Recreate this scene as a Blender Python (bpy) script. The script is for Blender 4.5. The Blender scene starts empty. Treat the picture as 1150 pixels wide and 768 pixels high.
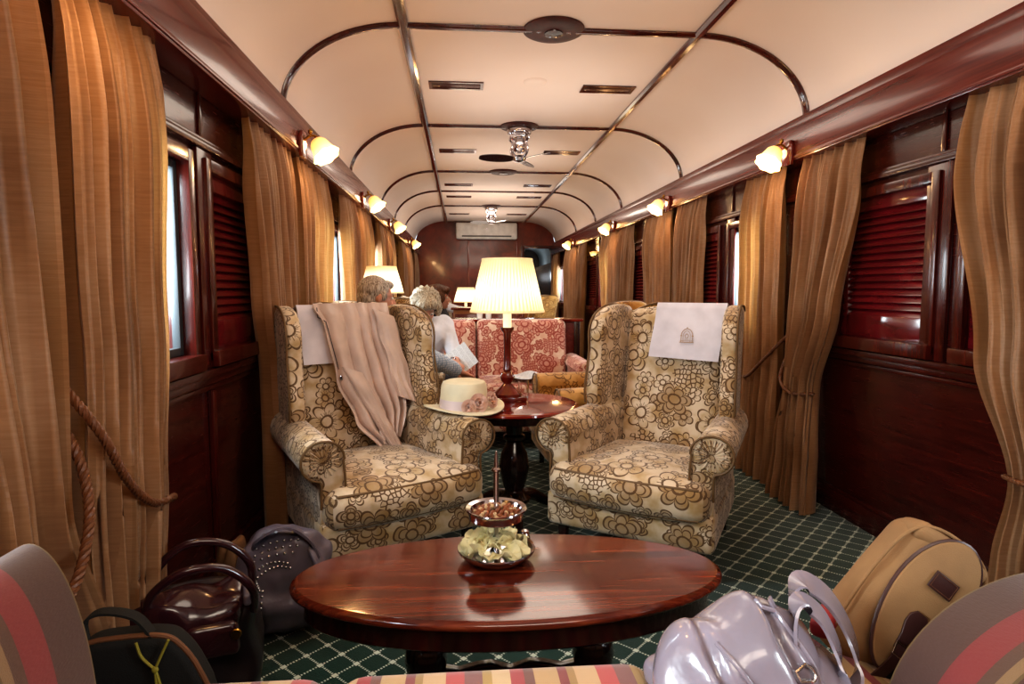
import bpy, bmesh, math, random
from mathutils import Vector, Matrix, Euler, noise
R = math.radians
PI = math.pi
sin, cos = math.sin, math.cos
scene = bpy.context.scene
COL = scene.collection
random.seed(7)

# ------------------------------------------------------------------ colours
def lin(c): return c/12.92 if c <= .04045 else ((c+.055)/1.055)**2.4
def C(h): return tuple(lin(int(h[i:i+2], 16)/255) for i in (0, 2, 4)) + (1.0,)

# ------------------------------------------------------------------ node maths
class S:
    def __init__(s, nt, sock): s.nt = nt; s.k = sock
    def _m(s, op, *a):
        n = s.nt.nodes.new('ShaderNodeMath'); n.operation = op
        for i, v in enumerate((s,)+a):
            if isinstance(v, S): s.nt.links.new(v.k, n.inputs[i])
            else: n.inputs[i].default_value = v
        return S(s.nt, n.outputs[0])
    def __add__(s, o): return s._m('ADD', o)
    def __sub__(s, o): return s._m('SUBTRACT', o)
    def __mul__(s, o): return s._m('MULTIPLY', o)
    def __truediv__(s, o): return s._m('DIVIDE', o)
    def mod(s, o): return s._m('FLOORED_MODULO', o)
    def abs(s): return s._m('ABSOLUTE')
    def sin(s): return s._m('SINE')
    def cos(s): return s._m('COSINE')
    def lt(s, o): return s._m('LESS_THAN', o)
    def gt(s, o): return s._m('GREATER_THAN', o)
    def max(s, o): return s._m('MAXIMUM', o)
    def min(s, o): return s._m('MINIMUM', o)
    def pow(s, o): return s._m('POWER', o)
    def atan2(s, o): return s._m('ARCTAN2', o)
    def floor(s): return s._m('FLOOR')
    def ss(s, a, b):
        n = s.nt.nodes.new('ShaderNodeMapRange'); n.interpolation_type = 'SMOOTHSTEP'
        s.nt.links.new(s.k, n.inputs[0]); n.inputs[1].default_value = a; n.inputs[2].default_value = b
        return S(s.nt, n.outputs[0])

class Mat:
    def __init__(s, name, base='808080', rough=.5, metal=0, coat=0, sheen=0, spec=.5, trans=0):
        m = bpy.data.materials.new(name); m.use_nodes = True
        s.m = m; s.nt = m.node_tree; s.b = s.nt.nodes['Principled BSDF']; s.out = s.nt.nodes['Material Output']
        s.set('Base Color', C(base)); s.set('Roughness', rough); s.set('Metallic', metal)
        s.set('Coat Weight', coat); s.set('Coat Roughness', .08); s.set('Sheen Weight', sheen); s.set('Specular IOR Level', spec)
        s.set('Transmission Weight', trans)
    def set(s, k, v): s.b.inputs[k].default_value = v
    def link(s, k, v): s.nt.links.new(v.k if isinstance(v, S) else v, s.b.inputs[k])
    def coords(s, kind='Object'):
        n = s.nt.nodes.new('ShaderNodeTexCoord'); return n.outputs[kind]
    def xyz(s, sock):
        n = s.nt.nodes.new('ShaderNodeSeparateXYZ'); s.nt.links.new(sock, n.inputs[0]); return [S(s.nt, o) for o in n.outputs]
    def comb(s, x, y, z=0):
        n = s.nt.nodes.new('ShaderNodeCombineXYZ')
        for i, v in enumerate((x, y, z)):
            if isinstance(v, S): s.nt.links.new(v.k, n.inputs[i])
            else: n.inputs[i].default_value = v
        return n.outputs[0]
    def mapping(s, sock, scale=(1, 1, 1), rot=(0, 0, 0)):
        n = s.nt.nodes.new('ShaderNodeMapping'); s.nt.links.new(sock, n.inputs[0])
        n.inputs['Scale'].default_value = scale; n.inputs['Rotation'].default_value = rot; return n.outputs[0]
    def noise(s, sock, scale=5, detail=3, rough=.5, dist=0):
        n = s.nt.nodes.new('ShaderNodeTexNoise'); s.nt.links.new(sock, n.inputs['Vector'])
        n.inputs['Scale'].default_value = scale; n.inputs['Detail'].default_value = detail
        n.inputs['Roughness'].default_value = rough; n.inputs['Distortion'].default_value = dist
        return S(s.nt, n.outputs[0])
    def ramp(s, fac, stops, const=False):
        n = s.nt.nodes.new('ShaderNodeValToRGB'); s.nt.links.new(fac.k, n.inputs[0])
        if const: n.color_ramp.interpolation = 'CONSTANT'
        e = n.color_ramp.elements
        while len(e) < len(stops): e.new(.5)
        for i, (p, c) in enumerate(stops): e[i].position = p; e[i].color = C(c)
        return n.outputs[0]
    def mix(s, fac, a, b):
        n = s.nt.nodes.new('ShaderNodeMix'); n.data_type = 'RGBA'
        if isinstance(fac, S): s.nt.links.new(fac.k, n.inputs[0])
        else: n.inputs[0].default_value = fac
        for i, v in ((6, a), (7, b)):
            if isinstance(v, str): n.inputs[i].default_value = C(v)
            else: s.nt.links.new(v, n.inputs[i])
        return n.outputs[2]
    def bump(s, h, strength=.3, dist=.01):
        n = s.nt.nodes.new('ShaderNodeBump'); s.nt.links.new(h.k, n.inputs['Height'])
        n.inputs['Strength'].default_value = strength; n.inputs['Distance'].default_value = dist
        s.nt.links.new(n.outputs[0], s.b.inputs['Normal'])
    def emit(s, col, st): s.set('Emission Color', C(col)); s.set('Emission Strength', st)

def wood(name, dark, mid, light, rough=.25, scale=(1, 14, 14), coat=.5, fig=2.2):
    M = Mat(name, mid, rough, coat=coat)
    v = M.mapping(M.coords(), scale)
    n = M.noise(v, fig, 5, .6, .6)
    M.nt.links.new(M.ramp(n, [(.28, dark), (.5, mid), (.72, light)]), M.b.inputs['Base Color'])
    M.link('Roughness', M.noise(v, 8, 2)*.08 + (rough-.04))
    return M.m
M_wall = wood('mahogany_panel', '2a0907', '3e100b', '50170f', .26, (26, 1.5, 26), .3)
M_wallz = wood('mahogany_upright', '300b08', '47120c', '5a1a10', .24, (26, 26, 1.5), .3)
M_end = wood('mahogany_end_panel', '4c120a', '74210f', '8c2c14', .22, (1.6, 14, 1.3), .4)
M_val = wood('mahogany_valance', '4a1510', '601e16', '6c261c', .24, (22, .9, 22), .35)
M_top = wood('mahogany_table_top', '300e08', '5c2214', '823c22', .16, (1.0, 26, 26), .45)
M_dark = wood('mahogany_dark', '140504', '24090a', '380f0c', .22, (10, 10, 2), .6)
M_red = wood('mahogany_red_turned', '4a100a', '6c1c10', '852a18', .15, (8, 8, 1.5), .9)
M_rib = wood('mahogany_rib', '32100c', '4a1812', '602318', .16, (4, 4, 4), .9)
M_louvre = wood('mahogany_shutter', '4a0c12', '66141c', '7a1c22', .18, (8, 1.5, 8), .7)

def m_ceiling():
    M = Mat('cream_ceiling', 'f0dccc', .55)
    n = M.noise(M.coords(), .9, 2)
    M.nt.links.new(M.ramp(n, [(.3, 'e8d4c6'), (.7, 'f0dfd4')]), M.b.inputs['Base Color'])
    return M.m
M_ceil = m_ceiling()

def m_carpet():
    M = Mat('green_lattice_carpet', '0c3a30', .95, sheen=.3, spec=.1)
    x, y, z = M.xyz(M.coords())
    P = .112
    u = (x+y)/P; v = (x-y)/P
    fu = (u.mod(1.0)-.5).abs(); fv = (v.mod(1.0)-.5).abs()       # .5 on the line
    dot_u = ((v*8.0).mod(1.0)-.5).abs().lt(.26); dot_v = ((u*8.0).mod(1.0)-.5).abs().lt(.26)
    lu = fu.gt(.455)*dot_u; lv = fv.gt(.455)*dot_v
    node = fu.gt(.39)*fv.gt(.39)
    n = M.noise(M.coords(), 260, 2); big = M.noise(M.coords(), 3, 3)
    mask = lu.max(lv).max(node)
    base = M.ramp(n*.7+big*.3, [(.3, '031a14'), (.55, '08342a'), (.75, '0f4a3e')])
    col = M.mix(mask*.92, base, 'd4dccc')
    M.nt.links.new(col, M.b.inputs['Base Color'])
    M.bump(n+mask*.5, .5, .004)
    return M.m
M_carpet = m_carpet()

def floral(name, bg, bg2, line, fill, rough=.55, scale=6.2, lw=.02, full=0):
    M = Mat(name, bg, rough, sheen=.35, spec=.35)
    uv = M.coords('UV')
    wn = M.nt.nodes.new('ShaderNodeTexNoise'); M.nt.links.new(uv, wn.inputs['Vector']); wn.inputs['Scale'].default_value = 7
    wob = M.nt.nodes.new('ShaderNodeVectorMath'); wob.operation = 'MULTIPLY_ADD'
    M.nt.links.new(wn.outputs['Color'], wob.inputs[0]); wob.inputs[1].default_value = (.035, .035, 0); M.nt.links.new(uv, wob.inputs[2])
    def flowers(sc, off, rad, petals_lo, petals_n, lw):
        mp = M.nt.nodes.new('ShaderNodeMapping'); M.nt.links.new(wob.outputs[0], mp.inputs[0])
        mp.inputs['Scale'].default_value = (sc, sc, 0); mp.inputs['Location'].default_value = (off, off*.7, 0)
        vo = M.nt.nodes.new('ShaderNodeTexVoronoi'); vo.voronoi_dimensions = '2D'; vo.inputs['Scale'].default_value = 1
        vo.inputs['Randomness'].default_value = .62
        M.nt.links.new(mp.outputs[0], vo.inputs['Vector'])
        su = M.nt.nodes.new('ShaderNodeVectorMath'); su.operation = 'SUBTRACT'
        M.nt.links.new(mp.outputs[0], su.inputs[0]); M.nt.links.new(vo.outputs['Position'], su.inputs[1])
        dx, dy, _ = M.xyz(su.outputs[0]); cr, cg, cb = M.xyz(vo.outputs['Color'])
        r = (dx*dx+dy*dy).pow(.5); th = dy.atan2(dx) + cg*6.0
        n = (cr*float(petals_n)).floor() + float(petals_lo)
        w = (th*n*.5).cos().abs()
        Rb = (w.pow(.6)*.42+.58)*rad
        Rb2 = Rb*.72
        sep = (th*n*.5).cos().abs().lt((r+.02)._m('POWER', -1)*(lw*1.15))*r.lt(Rb)*r.gt(.1*rad/.4)
        out = (r-Rb).abs().lt(lw)
        inn = (r-Rb2).abs().lt(lw*.75)*cb.gt(.35)
        cen = (r-.13*rad/.4).abs().lt(lw)
        spk = (th*n*1.5).sin().abs().lt(.35)*r.lt(Rb*.6)*r.gt(.13)*cb.lt(.55)
        inside = r.lt(Rb)
        return sep.max(out).max(inn).max(cen).max(spk), inside, cr, cb
    l1, in1, c1, b1 = flowers(scale, 0, .44, 5, 4, lw*1.15)
    l2, in2, c2, b2 = flowers(scale*1.7, 3.3, .40, 4, 5, lw*1.5)
    # scaly seed-heads where a cell's colour is high
    vs = M.nt.nodes.new('ShaderNodeTexVoronoi'); vs.voronoi_dimensions = '2D'; vs.feature = 'DISTANCE_TO_EDGE'
    M.nt.links.new(wob.outputs[0], vs.inputs['Vector']); vs.inputs['Scale'].default_value = scale*9; vs.inputs['Randomness'].default_value = .75
    scales = S(M.nt, vs.outputs['Distance']).lt(.13)*c1.gt(.70)*in1
    notin = (in1*-1.0)+1.0
    line_m = l1*c1.lt(.70)
    line_m = line_m.max(scales).max(l2*notin*c2.lt(.95)).max(l1*.0)
    fillm = in1*b1.gt(.62)*.62
    fillm = fillm.max(notin*in2*c2.lt(.3)*.5)
    if full: fillm = fillm.max(in1*full).max(in2*full*.9)
    nz = M.noise(uv, 12, 3)
    b0 = M.mix(nz.ss(.35, .7), bg, bg2)
    c = M.mix(fillm, b0, fill)
    c = M.mix(line_m*.93, c, line)
    M.nt.links.new(c, M.b.inputs['Base Color'])
    fine = M.noise(M.mapping(uv, (60, 380, 1)), 3, 2)
    M.bump(line_m*.8+fine*.35, .35, .004)
    M.link('Roughness', line_m*.25+(rough-.08))
    return M.m
M_floral = floral('brown_flower_brocade', 'd4c0a6', 'b0905f', '563610', '8e6830', scale=5.4)
M_floral_gold = floral('gold_flower_brocade', 'c99a55', 'a87630', '6a4312', '8a5c1c', scale=4.6)
M_redfl = floral('red_flower_brocade', 'd8bca4', 'c79b82', '8c3426', 'b05a48', .6, 5.6, .03, .62)

def m_curtain():
    M = Mat('gold_silk', 'c09a68', .42, sheen=.3, spec=.4)
    x, y, z = M.xyz(M.coords('UV'))
    vec = M.comb(x*34.0, y*130.0)
    n = M.noise(vec, 1, 3); big = M.noise(M.mapping(M.coords('UV'), (5, 1.2, 1)), 2, 3)
    band = ((x*5.5).mod(1.0)-.5).abs()
    c = M.ramp(big*.75+n*.25, [(.3, '80583a'), (.5, 'a87c56'), (.75, 'cca480')])
    c = M.mix(band.lt(.10)*.35, c, '70502c')
    M.nt.links.new(c, M.b.inputs['Base Color'])
    cr = M.noise(M.comb(x*9.0, y*60.0), 1, 3, .6)
    M.bump(n*.5+cr*band.lt(.16)*1.5, .35, .006)
    tr = M.nt.nodes.new('ShaderNodeBsdfTranslucent'); tr.inputs[0].default_value = C('c09050')
    mx = M.nt.nodes.new('ShaderNodeMixShader'); mx.inputs[0].default_value = .22
    M.nt.links.new(M.b.outputs[0], mx.inputs[1]); M.nt.links.new(tr.outputs[0], mx.inputs[2]); M.nt.links.new(mx.outputs[0], M.out.inputs[0])
    return M.m
M_curt = m_curtain()

def m_stripes(name, axis=0, period=.26, dark=False):
    M = Mat(name, 'b08060', .55, sheen=.3)
    p = M.xyz(M.coords('UV'))[axis]
    f = (p/period).mod(1.0)
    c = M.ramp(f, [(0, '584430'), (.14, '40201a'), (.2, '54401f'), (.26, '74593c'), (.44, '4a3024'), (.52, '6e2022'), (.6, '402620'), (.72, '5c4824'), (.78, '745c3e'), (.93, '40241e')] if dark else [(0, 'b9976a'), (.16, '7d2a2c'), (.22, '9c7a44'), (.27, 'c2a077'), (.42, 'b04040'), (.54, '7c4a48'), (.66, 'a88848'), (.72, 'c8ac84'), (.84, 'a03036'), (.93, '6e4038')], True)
    M.nt.links.new(c, M.b.inputs['Base Color'])
    M.bump(M.noise(M.mapping(M.coords('UV'), (300, 300, 1)), 2, 1), .2, .002)
    return M.m
M_stripe = m_stripes('striped_sofa_silk')
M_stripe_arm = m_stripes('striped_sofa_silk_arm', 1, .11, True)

def plain(name, base, rough=.5, bumps=None, **k):
    M = Mat(name, base, rough, **k)
    co = M.coords()
    n = M.noise(co, 9, 3)
    r, g, b = [int(base[i:i+2], 16) for i in (0, 2, 4)]
    lo = '%02x%02x%02x' % tuple(int(v*.95) for v in (r, g, b)); hi = '%02x%02x%02x' % tuple(min(255, int(v*1.03+1)) for v in (r, g, b))
    M.nt.links.new(M.ramp(n, [(.35, lo), (.65, hi)]), M.b.inputs['Base Color'])
    if bumps: M.bump(M.noise(co, bumps[0], 3), bumps[1], bumps[2])
    return M.m
M_chrome = plain('chrome', 'c8c4c8', .12, metal=1)
M_brass = plain('brass', 'b08840', .25, metal=1)
M_steel = plain('window_alloy', '50565a', .4, metal=.6)
M_blackm = plain('black_frame', '141414', .4)
M_plastic = plain('white_plastic', 'e6e4e0', .35)
M_slot = plain('dark_slot', '5a5a5a', .5)
M_linen = plain('white_linen', 'd8d2da', .8, (400, .25, .002))
M_embr = plain('tan_embroidery', 'b09070', .7)
M_jacket = plain('beige_satin', 'cfb6a8', .34, (30, .12, .004), sheen=.3)
M_hat = plain('cream_straw', 'e2d8bc', .7, (350, .4, .002))
M_ribbon = plain('pink_satin_ribbon', 'd8c8cc', .4)
M_rose = plain('blush_rose_fabric', 'd8b4a4', .6)
M_grey = plain('grey_leather', '645c68', .33, (14, .35, .012), coat=.2)
M_stud = plain('silver_studs', 'd0d0d0', .2, metal=1)
M_brownl = plain('burgundy_leather', '34161c', .2, (40, .25, .004), coat=.5)
M_plum = plain('plum_side_leather', '1f1418', .35, (50, .2, .003), coat=.2)
M_blk = plain('black_canvas', '0d0b08', .85, (300, .4, .002))
M_pipe = plain('tan_piping', '6c4428', .6)
M_cord = plain('yellow_cord', '8c8228', .7)
M_suede = plain('brown_suede', '6b4a2c', .85)
M_patent = plain('lilac_patent_leather', '8a828e', .27, (16, .35, .010), coat=.6)
M_patent_in = plain('patent_inner', '8a7c78', .3)
M_canvas = plain('tan_canvas', '8c6a46', .85, (420, .3, .002))
M_brtrim = plain('brown_leather_trim', '3e2220', .4, (90, .2, .002))
M_rope = plain('brown_silk_rope', '6a3f22', .45, (160, .4, .003))
M_skin = plain('skin', 'c08870', .5, (120, .1, .001))
M_skin_red = plain('skin_ruddy', 'c48a72', .5)
M_eye = plain('eye_white', 'e0dcd4', .3)
M_iris = plain('eye_dark', '2a1c14', .2)
M_lips = plain('lips', '9a5048', .45)
M_trouser = plain('grey_trousers', '3c3c44', .8)
M_shoe = plain('dark_shoes', '1a1410', .4)
M_white = plain('white_shirt', 'd8d8e0', .7, (40, .25, .01))
M_navy = plain('black_jersey', '15131a', .8)
M_paper = plain('newspaper', 'cfd2d6', .8)
M_seed = plain('nut_brown', '8a4c28', .55)
M_seed2 = plain('nut_pale', 'c8a880', .6)
M_chip = plain('potato_chip', 'e6dcac', .6, (60, .5, .002))
M_wax = plain('candle_sleeve', 'f2ead8', .5)
M_cable = plain('cable', '2a2018', .5)

def hairmat(name, a, b):
    M = Mat(name, a, .45, spec=.3)
    n = M.noise(M.mapping(M.coords(), (150, 150, 22)), 1.4, 3)
    M.nt.links.new(M.ramp(n, [(.35, a), (.65, b)]), M.b.inputs['Base Color'])
    M.bump(n, .45, .006)
    return M.m
M_hgrey = hairmat('grey_hair', '6c5c50', 'c4b8ac')
M_hblond = hairmat('blonde_hair', '70604a', 'cbbda6')
M_hbrown = hairmat('brown_hair', '3c2010', '6c4428')

def m_check():
    M = Mat('blue_check_shirt', 'c0ccdc', .7)
    x, y, z = M.xyz(M.coords())
    g = ((x*70.0).mod(1.0)-.5).abs().lt(.14).max(((z*70.0).mod(1.0)-.5).abs().lt(.14)).max(((y*70.0).mod(1.0)-.5).abs().lt(.14))
    M.nt.links.new(M.mix(g*.7, 'ccd6e4', '6888b0'), M.b.inputs['Base Color'])
    return M.m
M_check = m_check()

def m_news():
    M = Mat('newsprint', 'd4d6da', .8)
    x, y, z = M.xyz(M.coords('UV'))
    g = ((y*90.0).mod(1.0)-.5).abs().lt(.2)*((x*9.0).mod(1.0)).gt(.12)*M.noise(M.comb(x*160.0, y*40.0), 1, 1).gt(.45)
    M.nt.links.new(M.mix(g*.6, 'd6dade', '60646c'), M.b.inputs['Base Color'])
    return M.m
M_news = m_news()

def m_shade(name, col, st, pleats=True):
    M = Mat(name, 'f4e8c4', .8)
    x, y, z = M.xyz(M.coords('UV'))
    if pleats:
        f = ((x*56.0).mod(1.0)-.5).abs()*2.0
        f = f*.5+.5
    else: f = x*0.0+1.0
    g = ((y-.42).abs()*-1.3+1.15)*f
    M.nt.links.new(M.ramp(g, [(0, 'b06a20'), (.45, 'eccc80'), (.8, 'fff4d0')]), M.b.inputs['Emission Color'])
    M.link('Emission Strength', g*st)
    return M.m
M_shade = m_shade('pleated_shade', 'ffe6a0', 1.35)
M_shade_far = m_shade('far_shade', 'ffe6a0', 1.6, False)
def m_bell():
    M = Mat('frosted_bell_glass', 'fff0c8', .4)
    x, y, z = M.xyz(M.coords('UV'))
    M.nt.links.new(M.ramp(y, [(0, 'ffe8a0'), (.45, 'ffd070'), (1, 'e08c28')]), M.b.inputs['Emission Color'])
    M.link('Emission Strength', (y*-1.0+1.75))
    return M.m
M_bell = m_bell()
M_bulb = Mat('bulb_glow', 'fff0d0'); M_bulb.emit('ffd890', 9); M_bulb = M_bulb.m

def m_glass():
    m = bpy.data.materials.new('window_glass'); m.use_nodes = True; nt = m.node_tree; nt.nodes.clear()
    o = nt.nodes.new('ShaderNodeOutputMaterial'); t = nt.nodes.new('ShaderNodeBsdfTransparent'); g = nt.nodes.new('ShaderNodeBsdfGlossy')
    g.inputs['Roughness'].default_value = .05; t.inputs[0].default_value = (.92, .96, .97, 1)
    mx = nt.nodes.new('ShaderNodeMixShader'); mx.inputs[0].default_value = .08
    nt.links.new(t.outputs[0], mx.inputs[1]); nt.links.new(g.outputs[0], mx.inputs[2]); nt.links.new(mx.outputs[0], o.inputs[0])
    return m
M_glass = m_glass()
M_clear = Mat('drinking_glass', 'ffffff', .02, trans=1); M_clear.set('IOR', 1.3); M_clear = M_clear.m
def m_vent():
    M = Mat('pierced_vent_metal', '4a1a10', .25, metal=.5)
    x, y, z = M.xyz(M.coords())
    g = ((x*60.0).mod(1.0)-.5).abs().lt(.25)*((y*60.0).mod(1.0)-.5).abs().lt(.25)
    M.nt.links.new(M.mix(g, '5c2414', '100604'), M.b.inputs['Base Color'])
    return M.m
M_vent = m_vent()

# ------------------------------------------------------------------ objects
def tag(o, label=None, cat=None, group=None, kind=None):
    if label: o['label'] = label
    if cat: o['category'] = cat
    if group: o['group'] = group
    if kind: o['kind'] = kind
    return o
def empty(name, loc, rz=0, label=None, cat=None, group=None, kind=None, rot=None):
    o = bpy.data.objects.new(name, None); COL.objects.link(o); o.location = loc
    o.rotation_euler = rot if rot else (0, 0, rz)
    o.empty_display_size = .05
    return tag(o, label, cat, group, kind)
def boxuv(me, k=1.0):
    uvl = me.uv_layers.new(name='UVMap')
    for p in me.polygons:
        n = p.normal; a = max(range(3), key=lambda i: abs(n[i]))
        for li in p.loop_indices:
            v = me.vertices[me.loops[li].vertex_index].co
            uvl.data[li].uv = ((v.y*k, v.z*k), (v.x*k, v.z*k), (v.x*k, v.y*k))[a]
def obj(name, g, mat, parent=None, label=None, cat=None, group=None, kind=None, smooth=True, uv=None, loc=None, rot=None, sharp=40):
    if isinstance(g, bpy.types.Mesh): me = g
    else:
        if isinstance(g, G): g = g.bm
        has = g.loops.layers.uv.active is not None and g.loops.layers.uv.active.name == 'UVMap'
        bmesh.ops.recalc_face_normals(g, faces=g.faces)
        me = bpy.data.meshes.new(name); g.to_mesh(me); g.free()
        if not has: boxuv(me)
    me.materials.clear(); me.materials.append(mat)
    if smooth:
        me.shade_smooth()
        if sharp: me.set_sharp_from_angle(angle=R(sharp))
    o = bpy.data.objects.new(name, me); COL.objects.link(o)
    if parent: o.parent = parent
    if loc: o.location = loc
    if rot: o.rotation_euler = rot
    return tag(o, label, cat, group, kind)
def copy_tree(o, parent=None):
    c = o.copy(); COL.objects.link(c)
    if parent: c.parent = parent
    for ch in list(o.children): copy_tree(ch, c)
    return c
def struct(name, g, mat, parent=None, **k): return obj(name, g, mat, parent, kind=None if parent else 'structure', **k)

class G:
    """collects shapes in one bmesh"""
    def __init__(s): s.bm = bmesh.new()
    def mark(s): return len(s.bm.verts)
    def xf(s, n0, f):
        s.bm.verts.ensure_lookup_table()
        for v in s.bm.verts[n0:]: v.co = f(v.co)
        return s
    def box(s, x0, x1, y0, y1, z0, z1):
        vs = [s.bm.verts.new((x, y, z)) for x in (x0, x1) for y in (y0, y1) for z in (z0, z1)]
        for f in ((0, 1, 3, 2), (4, 6, 7, 5), (0, 4, 5, 1), (2, 3, 7, 6), (0, 2, 6, 4), (1, 5, 7, 3)): s.bm.faces.new([vs[i] for i in f])
        return s
    def bbox(s, x0, x1, y0, y1, z0, z1, b=.005, seg=2):
        t = bmesh.new(); g = G(); g.bm.free(); g.bm = t; g.box(x0, x1, y0, y1, z0, z1)
        bmesh.ops.bevel(t, geom=t.edges[:], offset=b, segments=seg, affect='EDGES', profile=.6)
        s.add(t); return s
    def add(s, t):
        me = bpy.data.meshes.new('t'); t.to_mesh(me); t.free(); s.bm.from_mesh(me); bpy.data.meshes.remove(me)
    def rbox(s, c, sz, r, n=10, fn=None, puff=(0, 0, 0)):
        """rounded pillowy box centred at c"""
        hx, hy, hz = [v/2 for v in sz]; H = (hx, hy, hz); key = {}
        ax = [[], [], []]
        for i in range(3):
            rr = min(r, H[i]*.999); k = max(3, n//3)
            a = [H[i]-rr*(1-sin(PI/2*j/k)) for j in range(k, -1, -1)]          # +H .. inner
            inner = [-(H[i]-rr)+2*(H[i]-rr)*j/n for j in range(1, n)]
            ax[i] = [-v for v in a] + inner + a[::-1]
        def P(x, y, z):
            q = Vector((x, y, z)); inn = Vector([max(-(H[i]-min(r, H[i])), min(H[i]-min(r, H[i]), q[i])) for i in range(3)])
            d = q-inn
            if d.length > 1e-9:
                m = max(abs(d[i]) for i in range(3)); p = inn+d.normalized()*min(r, m if m > 0 else r)
            else: p = q
            u = [min(1, abs(p[i]/H[i])) for i in range(3)]
            p.x += math.copysign(puff[0], p.x)*(1-u[1]**2)*(1-u[2]**2) if u[0] > .9 else 0
            p.y += math.copysign(puff[1], p.y)*(1-u[0]**2)*(1-u[2]**2) if u[1] > .9 else 0
            if puff[2]: p.z += math.copysign(puff[2], p.z)*(1-u[0]**2.5)*(1-u[1]**2.5)*u[2]
            p = p+Vector(c)
            return fn(p) if fn else p
        vs = {}
        def V(x, y, z):
            k = (round(x, 6), round(y, 6), round(z, 6))
            if k not in vs: vs[k] = s.bm.verts.new(P(x, y, z))
            return vs[k]
        for a in range(3):
            b, d = [(1, 2), (0, 2), (0, 1)][a]
            for sg in (-1, 1):
                for i in range(len(ax[b])-1):
                    for j in range(len(ax[d])-1):
                        q = []
                        for (ii, jj) in ((i, j), (i+1, j), (i+1, j+1), (i, j+1)):
                            t = [0, 0, 0]; t[a] = sg*H[a]; t[b] = ax[b][ii]; t[d] = ax[d][jj]; q.append(V(*t))
                        if len(set(q)) > 2:
                            try: s.bm.faces.new(list(dict.fromkeys(q)))
                            except ValueError: pass
        return s
    def lathe(s, prof, n=32, c=(0, 0, 0), M=None, uv=False, sx=1, sy=1, fn=None):
        rings = []; c = Vector(c)
        L = [0]
        for i in range(1, len(prof)): L.append(L[-1]+math.dist(prof[i], prof[i-1]))
        uvl = s.bm.loops.layers.uv.get('UVMap') or (s.bm.loops.layers.uv.new('UVMap') if uv else None)
        for (r, z) in prof:
            ring = []
            for j in range(n):
                a = 2*PI*j/n; rr = r*(fn(a, z) if fn else 1)
                p = Vector((rr*cos(a)*sx, rr*sin(a)*sy, z))
                if M: p = M @ p
                ring.append(s.bm.verts.new(p+c))
            rings.append(ring)
        for i in range(len(rings)-1):
            for j in range(n):
                f = s.bm.faces.new((rings[i][j], rings[i][(j+1) % n], rings[i+1][(j+1) % n], rings[i+1][j]))
                if uvl:
                    for lp, (u, v) in zip(f.loops, ((j/n, L[i]/L[-1]), ((j+1)/n, L[i]/L[-1]), ((j+1)/n, L[i+1]/L[-1]), (j/n, L[i+1]/L[-1]))): lp[uvl].uv = (u, v)
        if prof[0][0] > 1e-5 and not uv: s.bm.faces.new(rings[0][::-1])
        if prof[-1][0] > 1e-5 and not uv: s.bm.faces.new(rings[-1])
        return s
    def tube(s, pts, r=.01, n=8, closed=False, flat=None):
        """round (or flat=(w,h)) section swept along pts"""
        P = [Vector(p) for p in pts]; m = len(P); rings = []
        up = Vector((0, 0, 1))
        for i in range(m):
            a = P[(i-1) % m] if (closed or i > 0) else P[i]; b = P[(i+1) % m] if (closed or i < m-1) else P[i]
            t = (b-a).normalized()
            if abs(t.dot(up)) > .95 and i == 0: up = Vector((1, 0, 0))
            u = (up-t*up.dot(t)).normalized(); w = t.cross(u); up = u
            rr = r[i] if isinstance(r, (list, tuple)) else r
            ring = []
            for j in range(n):
                an = 2*PI*j/n
                if flat: o = w*(flat[0]*cos(an)/2*(1 if abs(cos(an)) > .01 else 0)) + u*(flat[1]*sin(an)/2)
                else: o = (w*cos(an)+u*sin(an))*rr
                ring.append(s.bm.verts.new(P[i]+o))
            rings.append(ring)
        for i in range(m if closed else m-1):
            A, B = rings[i], rings[(i+1) % m]
            for j in range(n): s.bm.faces.new((A[j], A[(j+1) % n], B[(j+1) % n], B[j]))
        if not closed: s.bm.faces.new(rings[0][::-1]); s.bm.faces.new(rings[-1])
        return s
    def strap(s, pts, side, w, th=.004):
        """flat ribbon: width w along vector 'side'"""
        P = [Vector(p) for p in pts]; m = len(P); sd = Vector(side).normalized(); rings = []
        for i in range(m):
            t = (P[min(i+1, m-1)]-P[max(i-1, 0)]).normalized(); sdd = (sd-t*sd.dot(t)).normalized(); nn = t.cross(sdd)
            rings.append([s.bm.verts.new(P[i]+sdd*a*w/2+nn*b*th/2) for a, b in ((-1, -1), (1, -1), (1, 1), (-1, 1))])
        for i in range(m-1):
            for j in range(4): s.bm.faces.new((rings[i][j], rings[i][(j+1) % 4], rings[i+1][(j+1) % 4], rings[i+1][j]))
        s.bm.faces.new(rings[0][::-1]); s.bm.faces.new(rings[-1]); return s
    def prism(s, out, h0, h1, b=.01, f=None, seg=3):
        """outline (list of 2D pts) extruded from h0 to h1 with rounded rims; f maps (a,b,h)->Vector"""
        n = len(out); o = [Vector(p) for p in out]
        area = sum(o[i].x*o[(i+1) % n].y-o[(i+1) % n].x*o[i].y for i in range(n))
        if area < 0: o = o[::-1]
        nr = []
        for i in range(n):
            e1 = (o[i]-o[i-1]).normalized(); e2 = (o[(i+1) % n]-o[i]).normalized()
            t = (e1+e2); t = t.normalized() if t.length > 1e-6 else e1
            nr.append(Vector((t.y, -t.x)))
        rings = []
        def ring(off, h): rings.append([s.bm.verts.new(f(*(o[i]-nr[i]*off), h) if f else (*(o[i]-nr[i]*off), h)) for i in range(n)])
        for k in range(seg+1):
            a = PI/2*k/seg; ring(b*(1-sin(a)), h0+b*(1-cos(a)))
        for k in range(seg+1):
            a = PI/2*k/seg; ring(b*(1-cos(a)), h1-b*(1-sin(a)))
        for i in range(len(rings)-1):
            for j in range(n): s.bm.faces.new((rings[i][j], rings[i][(j+1) % n], rings[i+1][(j+1) % n], rings[i+1][j]))
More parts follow.
